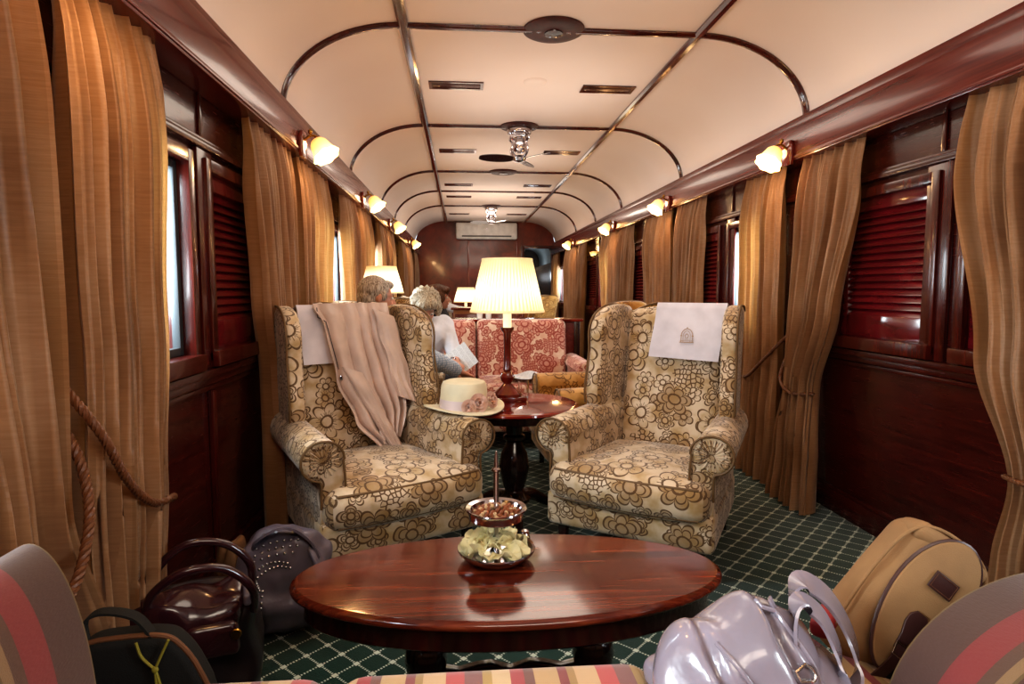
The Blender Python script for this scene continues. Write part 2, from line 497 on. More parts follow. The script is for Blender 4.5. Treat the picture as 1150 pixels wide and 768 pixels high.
        s.bm.faces.new(rings[0][::-1]); s.bm.faces.new(rings[-1]); return s
    def ell(s, c, r, rot=None, n=20):
        M = Matrix.Translation(c) @ ((rot.to_matrix().to_4x4()) if rot else Matrix()) @ Matrix.Diagonal((*r, 1))
        bmesh.ops.create_uvsphere(s.bm, u_segments=n, v_segments=max(6, n*2//3), radius=1, matrix=M); return s
    def cap(s, p0, r0, p1, r1, n=14):
        p0, p1 = Vector(p0), Vector(p1); d = p1-p0; L = d.length
        q = Vector((0, 0, 1)).rotation_difference(d.normalized()).to_matrix() if L > 1e-6 else Matrix.Identity(3)
        prof = [(1e-5, -r0)]+[(r0*cos(a), r0*sin(a)) for a in (-1.2, -.8, -.4, 0)]+[(r1*cos(a), L+r1*sin(a)) for a in (0, .4, .8, 1.2)]+[(1e-5, L+r1)]
        s.lathe(prof, n, p0, q); return s
    def chain(s, pts, rs, n=12):
        for i in range(len(pts)-1): s.cap(pts[i], rs[i], pts[i+1], rs[i+1], n)
        return s
    def sheet(s, fn, nu, nv, th=0, uvs=(1, 1), closed=False):
        uvl = s.bm.loops.layers.uv.get('UVMap') or s.bm.loops.layers.uv.new('UVMap')
        V = [[s.bm.verts.new(fn(i/nu, j/nv)) for j in range(nv+1)] for i in range(nu+1)]
        fs = []
        for i in range(nu):
            for j in range(nv):
                f = s.bm.faces.new((V[i][j], V[i+1][j], V[i+1][j+1], V[i][j+1])); fs.append(f)
                for lp, (a, b) in zip(f.loops, ((i, j), (i+1, j), (i+1, j+1), (i, j+1))): lp[uvl].uv = (a/nu*uvs[0], b/nv*uvs[1])
        if th:
            bmesh.ops.recalc_face_normals(s.bm, faces=fs)
            bmesh.ops.solidify(s.bm, geom=fs, thickness=th)
        return s
    def remesh(s, vox=.01, smooth=6, fn=None):
        me = bpy.data.meshes.new('tmp'); s.bm.to_mesh(me); s.bm.free()
        o = bpy.data.objects.new('tmp', me); COL.objects.link(o)
        m = o.modifiers.new('r', 'REMESH'); m.mode = 'VOXEL'; m.voxel_size = vox
        dg = bpy.context.evaluated_depsgraph_get(); dg.update()
        me2 = bpy.data.meshes.new_from_object(o.evaluated_get(dg))
        bpy.data.objects.remove(o); bpy.data.meshes.remove(me)
        s.bm = bmesh.new(); s.bm.from_mesh(me2); bpy.data.meshes.remove(me2)
        for _ in range(smooth): bmesh.ops.smooth_vert(s.bm, verts=s.bm.verts, factor=.5, use_axis_x=True, use_axis_y=True, use_axis_z=True)
        if fn:
            for v in s.bm.verts: v.co = fn(v.co)
        return s

from mathutils.bvhtree import BVHTree
def bvh(o): return BVHTree.FromPolygons([v.co for v in o.data.vertices], [tuple(p.vertices) for p in o.data.polygons])
def snap(tree, pts, off=.001):
    out = []
    for p in pts:
        q, n, i, d = tree.find_nearest(Vector(p)); out.append(q+n*off)
    return out
def onfront(tree, x, z, off=.001):
    q, n, i, d = tree.ray_cast(Vector((x, -1, z)), Vector((0, 1, 0)))
    return (q+n*off) if q else None
def cr(pts, n=8):
    """Catmull-Rom through pts"""
    P = [Vector(p) for p in pts]; out = []
    for i in range(len(P)-1):
        a = P[max(i-1, 0)]; b = P[i]; c = P[i+1]; d = P[min(i+2, len(P)-1)]
        for k in range(n):
            t = k/n
            out.append(.5*((2*b)+(c-a)*t+(2*a-5*b+4*c-d)*t*t+(3*b-a-3*c+d)*t**3))
    out.append(P[-1]); return out
def interp(t, ks):
    """smooth interpolation through [(t,v)]"""
    if t <= ks[0][0]: return ks[0][1]
    for (a, va), (b, vb) in zip(ks, ks[1:]):
        if t <= b:
            u = (t-a)/(b-a); u = u*u*(3-2*u); return va+(vb-va)*u
    return ks[-1][1]
def rope(g, path, r=.011, twist=.05, strands=3):
    P = cr(path, 26); L = 0
    lines = [[] for _ in range(strands)]
    up = Vector((0, 0, 1))
    for i, p in enumerate(P):
        t = (P[min(i+1, len(P)-1)]-P[max(i-1, 0)]).normalized()
        u = (up-t*up.dot(t)); u = u.normalized() if u.length > 1e-4 else t.orthogonal(); w = t.cross(u); up = u
        if i: L += (p-P[i-1]).length
        for k in range(strands):
            a = 2*PI*(L/twist+k/strands); lines[k].append(p+(u*cos(a)+w*sin(a))*r*.55)
    for ln in lines: g.tube(ln, r*.62, 6)
    return g

# ================================================================== THE CAR
XC = .505; XL = XC-1.47; XR = XC+1.47            # wall faces
Y0, Y1 = -1.3, 12.93
ZC = 2.57; ZS = 2.13                             # ceiling, springing
struct('floor', G().box(XL-.05, XR+.05, Y0, Y1+2.2, -.06, 0), M_carpet, smooth=False)

def ceil_pt(a):     # a in 0..1 across
    hw, fl = 1.44, .80
    P = []
    if a < .3:
        t = a/.3*PI/2; return (XC-fl-(hw-fl)*cos(t)**.9 if False else XC-fl-(hw-fl)*cos(t), ZS+(ZC-ZS)*sin(t))
    if a > .7:
        t = (1-a)/.3*PI/2; return (XC+fl+(hw-fl)*cos(t), ZS+(ZC-ZS)*sin(t))
    return (XC-fl+2*fl*(a-.3)/.4, ZC)
def cfn(u, v):
    x, z = ceil_pt(u); return Vector((x, Y0+(Y1-Y0)*v, z))
struct('ceiling', G().sheet(cfn, 80, 6), M_ceil, sharp=60)
# ribs across
tn = 0
for i, (y, w) in enumerate([(1.45, .045), (3.45, .05), (5.45, .05), (7.5, .05), (8.97, .05), (10.5, .05), (-.5, .05)]):
    g = G(); A = [ceil_pt(k/60) for k in range(61)]
    rings = []
    for k, (x, z) in enumerate(A):
        x0, z0 = A[max(k-1, 0)]; x1, z1 = A[min(k+1, 60)]
        t = Vector((x1-x0, z1-z0)).normalized(); n = Vector((t.y, -t.x))       # pointing down/in
        prof = [(-w/2, -.004), (-w/2, .010), (-w/4, .020), (w/4, .020), (w/2, .010), (w/2, -.004)]
        rings.append([g.bm.verts.new((x+n.x*h, y+dy, z+n.y*h)) for dy, h in prof])
    for k in range(60):
        for j in range(5): g.bm.faces.new((rings[k][j], rings[k][j+1], rings[k+1][j+1], rings[k+1][j]))
    tn += 1; struct('trim_%d' % tn, g, M_rib, sharp=60)
for sx in (-.80, .80):
    g = G(); w = .055; x = XC+sx
    prof = [(-w/2, 0), (-w/2, -.012), (-w/4, -.024), (w/4, -.024), (w/2, -.012), (w/2, 0)]
    for j in range(5):
        a, b = prof[j], prof[j+1]
        g.bm.faces.new([g.bm.verts.new(p) for p in ((x+a[0], Y0, ZC+a[1]), (x+b[0], Y0, ZC+b[1]), (x+b[0], Y1, ZC+b[1]), (x+a[0], Y1, ZC+a[1]))])
    tn += 1; struct('trim_%d' % tn, g, M_rib)

# walls: bays with two windows each
BAYS = [(-.6, 1.45), (1.45, 3.45), (3.45, 5.45), (5.45, 7.5), (7.5, 10.2), (10.2, 12.93)]
ZW0, ZW1 = .93, 1.63
def bay_windows(b0, b1):
    L = b1-b0; m = (b0+b1)/2+(.10 if b0 == 3.45 else -.07 if b0 == 1.45 else 0)
    return [(b0+.32, m-.085), (m+.085, b1-.32)]
OPEN = {'left': {(0, 0), (0, 1), (1, 0), (2, 0), (2, 1), (3, 0), (3, 1), (4, 0)}, 'right': {(0, 0), (2, 0), (5, 1), (4, 0)}}
wn = 0
for side, X, sg in (('left', XL, 1), ('right', XR, -1)):     # sg: direction into the room
    g = G(); T = .09
    def wb(y0, y1, z0, z1, p0=-T, p1=0): g.box(min(X+sg*p0, X+sg*p1), max(X+sg*p0, X+sg*p1), y0, y1, z0, z1)
    wb(Y0, Y1, 0, ZW0); wb(Y0, Y1, ZW1, 2.2); wb(Y0, BAYS[0][0]+.32, ZW0, ZW1)
    wins = []
    for bi, (b0, b1) in enumerate(BAYS):
        ws = bay_windows(b0, b1)
        wb(b0-.0 if bi == 0 else b0, ws[0][0], ZW0, ZW1); wb(ws[0][1], ws[1][0], ZW0, ZW1); wb(ws[1][1], b1, ZW0, ZW1)
        for wi, w in enumerate(ws): wins.append((bi, wi, w))
    struct('wall_'+side, g, M_wall, smooth=False)
    # mouldings on the wall: header rail, sill rail, uprights, lower panels
    g = G()
    def mb(y0, y1, z0, z1, p, b=.006): g.bbox(min(X, X+sg*p), max(X, X+sg*p), y0, y1, z0, z1, b)
    mb(Y0, Y1, 1.69, 1.715, .028); mb(Y0, Y1, 1.715, 1.735, .016)
    mb(Y0, Y1, .845, .875, .035); mb(Y0, Y1, .815, .845, .022); mb(Y0, Y1, .79, .812, .012)
    tn += 1; struct('trim_%d' % tn, g, M_wall)
    g = G()
    for bi, (b0, b1) in enumerate(BAYS):
        m = (b0+b1)/2
        mb(m-.012, m+.012, 1.735, 1.9, .012)
        mb(m-.07, m+.07, .875, 1.69, .018)
        if side == 'left' or bi > 1: mb(m-.018, m+.018, .13, .79, .022, .01)
    tn += 1; struct('trim_%d' % tn, g, M_wallz)
    g = G(); mb(Y0, Y1, 0, .11, .022); mb(Y0, Y1, .11, .13, .012)
    struct('baseboard_'+side, g, M_wall)
    # valance board and cornice
    g = G()
    mb(Y0, Y1, 1.89, 2.075, .125, .01); mb(Y0, Y1, 2.075, 2.14, .085, .006); mb(Y0, Y1, 1.90, 1.915, .131, .004)
    tn += 1; struct('trim_%d' % tn, g, M_val)
    for bi, wi, (w0, w1) in wins:
        wn += 1
        W = empty('window_%d' % wn, (X, (w0+w1)/2, ZW0), kind='structure')
        h = (w1-w0)/2; H = ZW1-ZW0
        isopen = (bi, wi) in OPEN[side]
        g = G()     # frame round the opening (local coords, x into the room = sg)
        def fb(y0, y1, z0, z1, p0, p1, b=.004): g.bbox(min(sg*p0, sg*p1), max(sg*p0, sg*p1), y0, y1, z0, z1, b)
        fb(-h-.03, -h+.015, -.03, H+.03, -.06, .03); fb(h-.015, h+.03, -.03, H+.03, -.06, .03)
        fb(-h+.015, h-.015, H-.015, H+.03, -.06, .03); fb(-h-.03, h+.03, -.05, .012, -.06, .05, .008)
        obj('window_frame', g, M_wallz, W)
        if isopen:
            g = G(); t = .028
            fb(-h+.015, -h+.015+t, .012, H-.015, -.040, -.012); fb(h-.015-t, h-.015, .012, H-.015, -.040, -.012)
            fb(-h+.015+t, h-.015-t, .012, .012+t, -.040, -.012); fb(-h+.015+t, h-.015-t, H-.015-t, H-.015, -.040, -.012)
            fb(-.012, .012, .012+t, H-.015-t, -.036, -.016)
            obj('sash', g, M_steel, W)
            g = G(); g.box(min(sg*-.028, sg*-.024), max(sg*-.028, sg*-.024), -h+.04, h-.04, .04, H-.04)
            obj('pane', g, M_glass, W, smooth=False)
        else:
            g = G(); fb(-h+.015, -h+.07, .012, H-.015, -.04, .0); fb(h-.07, h-.015, .012, H-.015, -.04, .0)
            fb(-h+.07, h-.07, H-.075, H-.015, -.04, .0); fb(-h+.07, h-.07, .012, .12, -.04, .0)
            obj('shutter_frame', g, M_louvre, W)
            g = G(); n = 15; z0, z1 = .12, H-.075
            for k in range(n):
                zc = z0+(z1-z0)*(k+.5)/n; dz = (z1-z0)/n*.62
                prof = [(-.036, zc+dz), (-.030, zc+dz+.003), (-.004, zc-dz+.004), (-.002, zc-dz), (-.008, zc-dz-.002)]
                vs = [[g.bm.verts.new((sg*p, yy, z)) for p, z in prof] for yy in (-h+.07, h-.07)]
                for j in range(5): g.bm.faces.new((vs[0][j], vs[0][(j+1) % 5], vs[1][(j+1) % 5], vs[1][j]))
                g.bm.faces.new(vs[0]); g.bm.faces.new(vs[1][::-1])
            g.box(min(sg*-.05, sg*-.042), max(sg*-.05, sg*-.042), -h+.02, h-.02, .02, H-.02)
            obj('louvre_slats', g, M_louvre, W, sharp=30)

# end wall with arched top, corridor doorway on the right
g = G()
DX0, DX1, DZ = 1.30, 1.86, 2.03
def arch_z(x):
    d = abs(x-XC)
    if d <= .80: return ZC
    t = min(1, (d-.80)/.64); return ZS+(ZC-ZS)*math.sqrt(max(0, 1-t*t))
xs = sorted(set([XL-.02, XR+.02, DX0, DX1]+[XC-1.44+2.88*k/48 for k in range(49)]))
for a, b in zip(xs, xs[1:]):
    lo = DZ if (a >= DX0-1e-6 and b <= DX1+1e-6) else 0
    za, zb = (arch_z(a)+.01, arch_z(b)+.01) if abs((a+b)/2-XC) < 1.44 else (ZS, ZS)
    vs = [g.bm.verts.new(p) for p in ((a, Y1, lo), (b, Y1, lo), (b, Y1, zb), (a, Y1, za), (a, Y1+.05, lo), (b, Y1+.05, lo), (b, Y1+.05, zb), (a, Y1+.05, za))]
    g.bm.faces.new(vs[:4]); g.bm.faces.new(vs[7:3:-1])
bmesh.ops.remove_doubles(g.bm, verts=g.bm.verts, dist=1e-5)
struct('wall_end', g, M_end, smooth=False)
g = G()
for x in (.15, 1.16): g.bbox(x-.018, x+.018, Y1-.014, Y1, 0, 2.56, .005)
g.bbox(XL, DX0-.05, Y1-.014, Y1, .8, .84, .005)
tn += 1; struct('trim_%d' % tn, g, M_end)
D = empty('door_1', ((DX0+DX1)/2, Y1, 0), kind='structure')
w = (DX1-DX0)/2
obj('door_frame', G().bbox(-w-.06, -w, -.03, .06, 0, DZ+.06).bbox(w, w+.06, -.03, .06, 0, DZ+.06).bbox(-w, w, -.03, .06, DZ, DZ+.06), M_wallz, D)
# corridor seen through the doorway
g = G(); g.box(DX0-.06, DX0-.02, Y1+.05, Y1+2.1, 0, 2.3).box(DX1+.02, DX1+.06, Y1+.05, Y1+2.1, 0, 2.3).box(DX0-.02, DX1+.02, Y1+2.06, Y1+2.1, 0, 2.3).box(DX0-.06, DX1+.06, Y1+.05, Y1+2.1, 2.3, 2.34)
struct('wall_corridor', g, M_dark, smooth=False)
g = G()
g.sheet(lambda u, v: Vector(((DX0+DX1)/2-.3*cos(PI*u), Y1+.07+2.0*v, 1.75+.4*sin(PI*u)**.6)), 24, 2, th=.01)
L_ = bpy.data.lights.new('corridor_fill', 'POINT'); L_.energy = 5; L_.color = (.85, .93, 1); L_.shadow_soft_size = .1  # unseen small lamp added to light the closed corridor
o_ = bpy.data.objects.new('corridor_fill', L_); COL.objects.link(o_); o_.location = ((DX0+DX1)/2, Y1+1.0, 1.5)
struct('ceiling_corridor', g, plain('grey_corridor_ceiling', 'a8b0b2', .5))
struct('wall_back', G().box(XL-.09, XR+.09, Y0-.05, Y0, 0, 2.6), M_end, smooth=False)

# ceiling rosettes, fans, vents
M_rose_wood = wood('mahogany_boss', '2c0c08', '42120b', '541a10', .5, (6, 6, 6), 0)
def rosette_bm(r=.16):
    return G().lathe([(0.001, -.024), (r*.30, -.024), (r*.34, -.021), (r*.5, -.019), (r*.62, -.021), (r*.72, -.020), (r*.9, -.018), (r, -.010), (r, 0)], 40)
for y, lab in ((3.45, 'round mahogany ceiling boss on nearest roof rib'), (7.5, 'small round mahogany ceiling boss between the two ceiling fans')):
    t = empty('ceiling_rosette', (XC, y, ZC), 0, lab, 'ceiling rosette', 'ceiling bosses')
    obj('rose', rosette_bm(.165), M_rose_wood, t)
    obj('button', G().lathe([(.001, -.034), (.03, -.032), (.05, -.028), (.052, -.018)], 24), M_dark, t)
def make_fan(y, label):
    t = empty('ceiling_fan', (XC, y, ZC), 0, label, 'ceiling fan', 'ceiling fans')
    obj('rose', rosette_bm(.165), M_rose_wood, t)
    obj('mounting_ring', G().lathe([(.10, -.015), (.108, -.045), (.10, -.062), (.04, -.07), (.001, -.07)], 28), M_chrome, t)
    for k in range(4):
        a = PI/4+k*PI/2
        pts = [(cos(a)*r, sin(a)*r, z) for r, z in ((.085, -.06), (.105, -.10), (.075, -.14), (.095, -.19), (.085, -.23), (.045, -.265))]
        obj('cage_arm', G().tube(cr(pts, 5), .0095, 8), M_chrome, t)
    obj('motor', G().lathe([(.001, -.09), (.045, -.095), (.058, -.12), (.058, -.19), (.04, -.22), (.001, -.225)], 28), M_chrome, t)
    obj('hub', G().lathe([(.001, -.25), (.05, -.25), (.062, -.27), (.05, -.295), (.02, -.305), (.001, -.306)], 28), M_chrome, t)
    for k in range(3):
        a = R(188)+k*2*PI/3
        def bf(u, v, a=a):
            L = .05+.30*u; w = .022+.042*sin(PI*min(1, u*1.02))**.5*(1 if u > .02 else .5)
            s_ = (v-.5)*2*w; z = -.278+s_*.28
            return Vector((cos(a)*L-sin(a)*s_, sin(a)*L+cos(a)*s_, z))
        obj('blade', G().sheet(bf, 16, 4, th=.005), M_dark, t)
    return t
make_fan(5.45, 'nearer caged chrome ceiling fan with dark blades under the second roof rib')
make_fan(10.5, 'far caged chrome ceiling fan near the air conditioner')
for i, y in enumerate((4.41, 6.43, 8.45, 9.5, 11.63)):
    near = ['nearest row, in front of the first fan', 'second row, just beyond the first fan', 'third row, past the far ceiling boss', 'fourth row, before the far fan', 'last row, just before the end wall'][i]
    for x, sd in ((XC-.53, 'left'), (XC+.52, 'right')):
        t = empty('ceiling_vent', (x, y, ZC), 0, 'pierced mahogany ceiling vent, %s one of %s' % (sd, near), 'ceiling vent', 'ceiling vents')
        obj('grille', G().bbox(-.165, .165, -.055, .055, -.006, 0, .002), M_vent, t)
        obj('surround', G().box(-.185, .185, -.075, -.055, -.009, 0).box(-.185, .185, .055, .075, -.009, 0).box(-.185, -.165, -.055, .055, -.009, 0).box(.165, .185, -.055, .055, -.009, 0), M_rib, t, smooth=False)
obj('smoke_detector', G().lathe([(.001, -.012), (.05, -.012), (.075, -.006), (.08, 0)], 32), M_ceil, None, 'round cream plate on ceiling between the nearest pair of vents', 'smoke detector', loc=(XC-.0, 4.30, ZC))

# air conditioner
A = empty('air_conditioner', (.52, Y1, 2.20), 0, 'white wall air conditioner high on the mahogany end wall', 'air conditioner')
obj('casing', G().rbox((0, -.11, .165), (1.24, .2, .33), .03, 6), M_plastic, A)
obj('outlet_slot', G().box(-.50, .50, -.214, -.209, .045, .075), M_slot, A, smooth=False)
obj('badge', G().box(-.03, .03, -.213, -.209, .20, .215), M_chrome, A, smooth=False)

# sconces
def make_sconce(side, y, label):
    X = XL+.125 if side == 'left' else XR-.125; sg = 1 if side == 'left' else -1
    t = empty('wall_sconce', (X, y, 1.93), 0, label, 'wall light', 'bell shade sconces along the valances')
    obj('back_plate', G().prism([(-.045, -.06), (.045, -.06), (.055, .04), (.03, .075), (-.03, .075), (-.055, .04)], 0, .02, .004, lambda a, b, h: Vector((sg*h, a, b))), M_red, t)
    obj('arm', G().tube(cr([(sg*.015, 0, .03), (sg*.05, 0, .055), (sg*.08, 0, .05), (sg*.085, 0, .02)], 6), .007, 8).ell((sg*.05, 0, .075), (.012, .012, .014), n=10), M_brass, t)
    d = Vector((sg*.55, -.25, -.8)).normalized()
    q = Vector((0, 0, -1)).rotation_difference(d).to_matrix()
    prof = [(.072, -.105), (.068, -.092), (.058, -.075), (.052, -.05), (.047, -.025), (.034, -.006), (.015, .0)]
    fn = lambda a, z: 1+.06*cos(8*a)*max(0, (-z-.07)/.035)
    obj('glass_shade', G().lathe(prof, 40, (sg*.08, 0, .03), q, uv=True, fn=fn), M_bell, t)
    obj('bulb', G().ell(Vector((sg*.08, 0, .03))+d*.055, (.02, .02, .026), n=12), M_bulb, t)
    L = bpy.data.lights.new('sconce_light', 'POINT'); L.energy = 4.2; L.color = (1, .60, .27); L.shadow_soft_size = .04
    o = bpy.data.objects.new('sconce_light', L); COL.objects.link(o); o.location = (X+sg*.17, y-.035, 1.845)
def glow(side, y):
    X = XL+.125 if side == 'left' else XR-.125; sg = 1 if side == 'left' else -1
    L = bpy.data.lights.new('sconce_glow', 'POINT'); L.energy = .55; L.color = (1, .50, .18); L.shadow_soft_size = .03  # extra unseen lamp added for the warm glow on the valance
    o = bpy.data.objects.new('sconce_glow', L); COL.objects.link(o); o.location = (X+sg*.045, y+.085, 1.955)
for y in (1.45, 3.45, 5.5, 7.5, 10.2):
    for s_ in ('left', 'right'): glow(s_, y)
PL = {3.45: 'nearest', 5.5: 'second nearest', 7.5: 'third', 10.2: 'farthest'}
for y, n in PL.items():
    for s_ in ('left', 'right'): make_sconce(s_, y, 'glowing frosted bell sconce on %s valance, %s on that side' % (s_, n))
make_sconce('left', 1.45, 'glowing frosted bell sconce on left valance above the nearest curtain, beside camera')
make_sconce('right', 1.45, 'glowing frosted bell sconce on right valance above the nearest curtain, beside camera')

# curtains --------------------------------------------------------------
def curtain(side, label, top, mid, bot, zmid=.75, out=(.055, .05, .10), hook=None, path=None, folds=7, seed=0, amp=.037, wide=None):
    """top/mid/bot = (y0,y1) edges; out = distance of cloth from the wall at top/mid/bottom"""
    X = XL if side == 'left' else XR; sg = 1 if side == 'left' else -1
    rnd = random.Random(seed); ph = [rnd.uniform(0, 6.28) for _ in range(4)]
    yb = (top[0]+top[1])/2; Z1, Z0 = 1.93, .015
    T = empty('curtain', (X, yb, 0), 0, label, 'curtain', 'gold silk curtains')
    wst = (mid[1]-mid[0])/(top[1]-top[0])
    def f(u, v):
        z = Z0+(Z1-Z0)*v
        kz = (zmid-Z0)/(Z1-Z0)
        k0 = [(0, bot[0]), (kz*.45, bot[0]*.6+mid[0]*.4), (kz, mid[0]), (kz+.22, mid[0]*.5+top[0]*.5), (.86, top[0]), (1, top[0])]
        k1 = [(0, bot[1]), (kz*.45, bot[1]*.6+mid[1]*.4), (kz, mid[1]), (kz+.22, mid[1]*.5+top[1]*.5), (.86, top[1]), (1, top[1])]
        y = interp(v, k0)*(1-u)+interp(v, k1)*u
        squeeze = 1-(1-wst)*math.exp(-((v-kz)/.13)**2)
        o = interp(v, [(0, out[2]), (kz*.5, out[2]*.6+out[1]*.4), (kz, out[1]), (.9, out[0]), (1, .066)])
        a = 2*PI*folds*u+ph[0]+.35*sin(3*v+ph[1])
        w = sin(a)+.35*sin(2.3*a+ph[2])+.18*sin(5.1*a+ph[3]+2*v)
        am = amp*(1.0+.25*(1-v))*(.75+.25*squeeze)*interp(v, [(0, 1), (.8, 1), (1, .5)])
        bulge = .035*sin(PI*u)*(1-squeeze)*2
        return Vector((sg*(o+am*w+bulge), y-yb+.010*cos(a)*(.6+.4*(1-v)), z))
    obj('cloth', G().sheet(f, folds*22, 46, uvs=(folds*.12, 1.95)), M_curt, T, sharp=0)
    # gathered heading
    if path:
        g = G(); rope(g, [(p[0]-X, p[1]-yb, p[2]) for p in path], .0095, .042)
        b = obj('tieback_rope', g, M_rope, T)
        hp = Vector((path[0][0]-X, path[0][1]-yb, path[0][2]))
        g = G(); g.cap((0, hp.y, hp.z), .007, (hp.x*.9, hp.y, hp.z), .007, 8).ell((hp.x, hp.y, hp.z), (.016, .016, .016), n=12)
        obj('hook', g, M_brass, b)
    return T

def Lx(d): return XL+d
def Rx(d): return XR-d
curtain('left', 'gold silk curtain nearest the camera on the left wall', (.72, 1.37), (.88, 1.36), (.9, 1.50), .72, (.085, .10, .14), seed=1,
        path=[(Lx(.02), 1.42, .96), (Lx(.12), 1.39, .86), (Lx(.17), 1.36, .76), (Lx(.19), 1.32, .66), (Lx(.19), 1.24, .56), (Lx(.16), 1.1, .5)], folds=7)
curtain('left', 'tall gold curtain on the left wall covering half of the bright open window', (1.50, 1.97), (1.43, 1.80), (1.43, 1.70), .66, (.085, .11, .12), seed=2,
        path=[(Lx(.055), 1.45, .975), (Lx(.12), 1.40, .95), (Lx(.175), 1.42, .85), (Lx(.185), 1.50, .72), (Lx(.18), 1.62, .63), (Lx(.14), 1.82, .58)], folds=7)
curtain('left', 'gold curtain on the left wall behind the front left armchair, before the nearest sconce', (2.74, 3.40), (2.90, 3.40), (2.82, 3.40), .75, (.08, .08, .12), seed=3,
        path=[(Lx(.02), 3.46, .93), (Lx(.13), 3.42, .86), (Lx(.16), 3.2, .76), (Lx(.10), 2.95, .74)])
curtain('left', 'gold curtain on the left wall just beyond the nearest sconce', (3.52, 4.28), (3.50, 4.05), (3.46, 4.0), .75, (.08, .08, .12), seed=4, path=[(Lx(.02), 3.47, .93), (Lx(.14), 3.52, .86), (Lx(.16), 3.8, .74), (Lx(.1), 4.05, .66)])
curtain('left', 'gold curtain on the left wall just before the second sconce', (4.86, 5.42), (5.0, 5.42), (4.95, 5.44), .75, (.08, .08, .12), seed=5)
curtain('left', 'gold curtain on the left wall just beyond the second sconce', (5.56, 6.3), (5.54, 6.1), (5.5, 6.1), .75, (.08, .08, .12), seed=6)
curtain('left', 'gold curtain on the left wall just before the third sconce', (6.82, 7.42), (6.95, 7.42), (6.9, 7.42), .75, (.08, .08, .12), seed=7)
curtain('left', 'gold curtain on the left wall just beyond the third sconce', (7.6, 8.4), (7.55, 8.2), (7.55, 8.2), .75, (.08, .08, .12), seed=8)
curtain('left', 'gold curtain on the left wall just before the farthest sconce', (9.4, 10.12), (9.5, 10.12), (9.5, 10.12), .75, (.08, .08, .12), seed=9)
curtain('left', 'gold curtain on the left wall just beyond the farthest sconce', (10.3, 11.1), (10.3, 10.9), (10.3, 10.9), .75, (.08, .08, .12), seed=10)
curtain('left', 'gold curtain in the far left corner by the end wall', (12.1, 12.8), (12.2, 12.8), (12.2, 12.8), .75, (.08, .08, .12), seed=11)
curtain('right', 'pale gold curtain at the right edge of the view, nearest on the right wall', (1.50, 2.235), (1.50, 1.90), (1.46, 1.94), .52, (.085, .13, .17), seed=21,
        path=[(Rx(.02), 1.45, .93), (Rx(.13), 1.47, .82), (Rx(.21), 1.6, .66), (Rx(.215), 1.75, .57), (Rx(.14), 1.93, .54)])
curtain('right', 'gold curtain pinched at its waist, flaring to the carpet behind the right armchair', (2.86, 3.42), (3.10, 3.37), (2.98, 3.40), .64, (.085, .12, .20), seed=22, folds=6,
        path=[(Rx(.03), 3.46, .93), (Rx(.12), 3.42, .78), (Rx(.18), 3.36, .67), (Rx(.195), 3.22, .615), (Rx(.14), 3.09, .63)])
curtain('right', 'straight gold curtain with rope across it, right of the bright window strip', (3.57, 4.10), (3.53, 4.0), (3.50, 3.96), .75, (.085, .10, .15), seed=23, folds=6,
        path=[(Rx(.055), 3.48, .93), (Rx(.12), 3.50, .86), (Rx(.165), 3.62, .74), (Rx(.165), 3.8, .63), (Rx(.13), 4.03, .6)])
curtain('right', 'gold curtain on the right wall just before the second sconce', (4.82, 5.42), (4.95, 5.42), (4.9, 5.42), .75, (.085, .08, .12), seed=24)
curtain('right', 'gold curtain on the right wall just beyond the second sconce', (5.58, 6.32), (5.56, 6.15), (5.55, 6.1), .75, (.085, .08, .12), seed=25)
curtain('right', 'gold curtain on the right wall just before the third sconce', (6.9, 7.42), (7.02, 7.42), (7.0, 7.42), .75, (.085, .08, .12), seed=26)
curtain('right', 'gold curtain on the right wall just beyond the third sconce', (7.58, 8.4), (7.55, 8.15), (7.55, 8.15), .75, (.085, .08, .12), seed=27)
curtain('right', 'gold curtain on the right wall just before the farthest sconce', (9.45, 10.12), (9.6, 10.12), (9.5, 10.12), .75, (.085, .08, .12), seed=28)
curtain('right', 'gold curtain on the right wall just beyond the farthest sconce', (10.25, 11.3), (10.25, 11.2), (10.2, 11.2), .75, (.085, .08, .12), seed=29)
curtain('right', 'gold curtain beside the corridor doorway, right of the far window', (12.15, 12.85), (12.4, 12.85), (12.3, 12.85), .75, (.085, .08, .12), seed=30)
# lamp reflection on the blank panel, far right, built as a glowing twin lamp
t = empty('lamp_reflection', (XR, 8.95, 1.66), 0, 'twin lamp reflection in mahogany panel, modelled as small lamps, far right wall', 'wall light')
obj('back_plate', G().lathe([(.001, .012), (.03, .012), (.035, 0)], 20, M=Euler((0, R(-90), 0)).to_matrix()), M_brass, t)
for s_ in (-1, 1):
    b = obj('arm', G().tube(cr([(-.01, 0, 0), (-.05, s_*.04, -.02), (-.07, s_*.075, .01)], 6), .006, 6), M_brass, t)
    obj('lamp_shade', G().lathe([(.018, 0), (.03, .02), (.036, .045), (.045, .055)], 20, (-.07, s_*.075, .01), uv=True), M_bell, b)

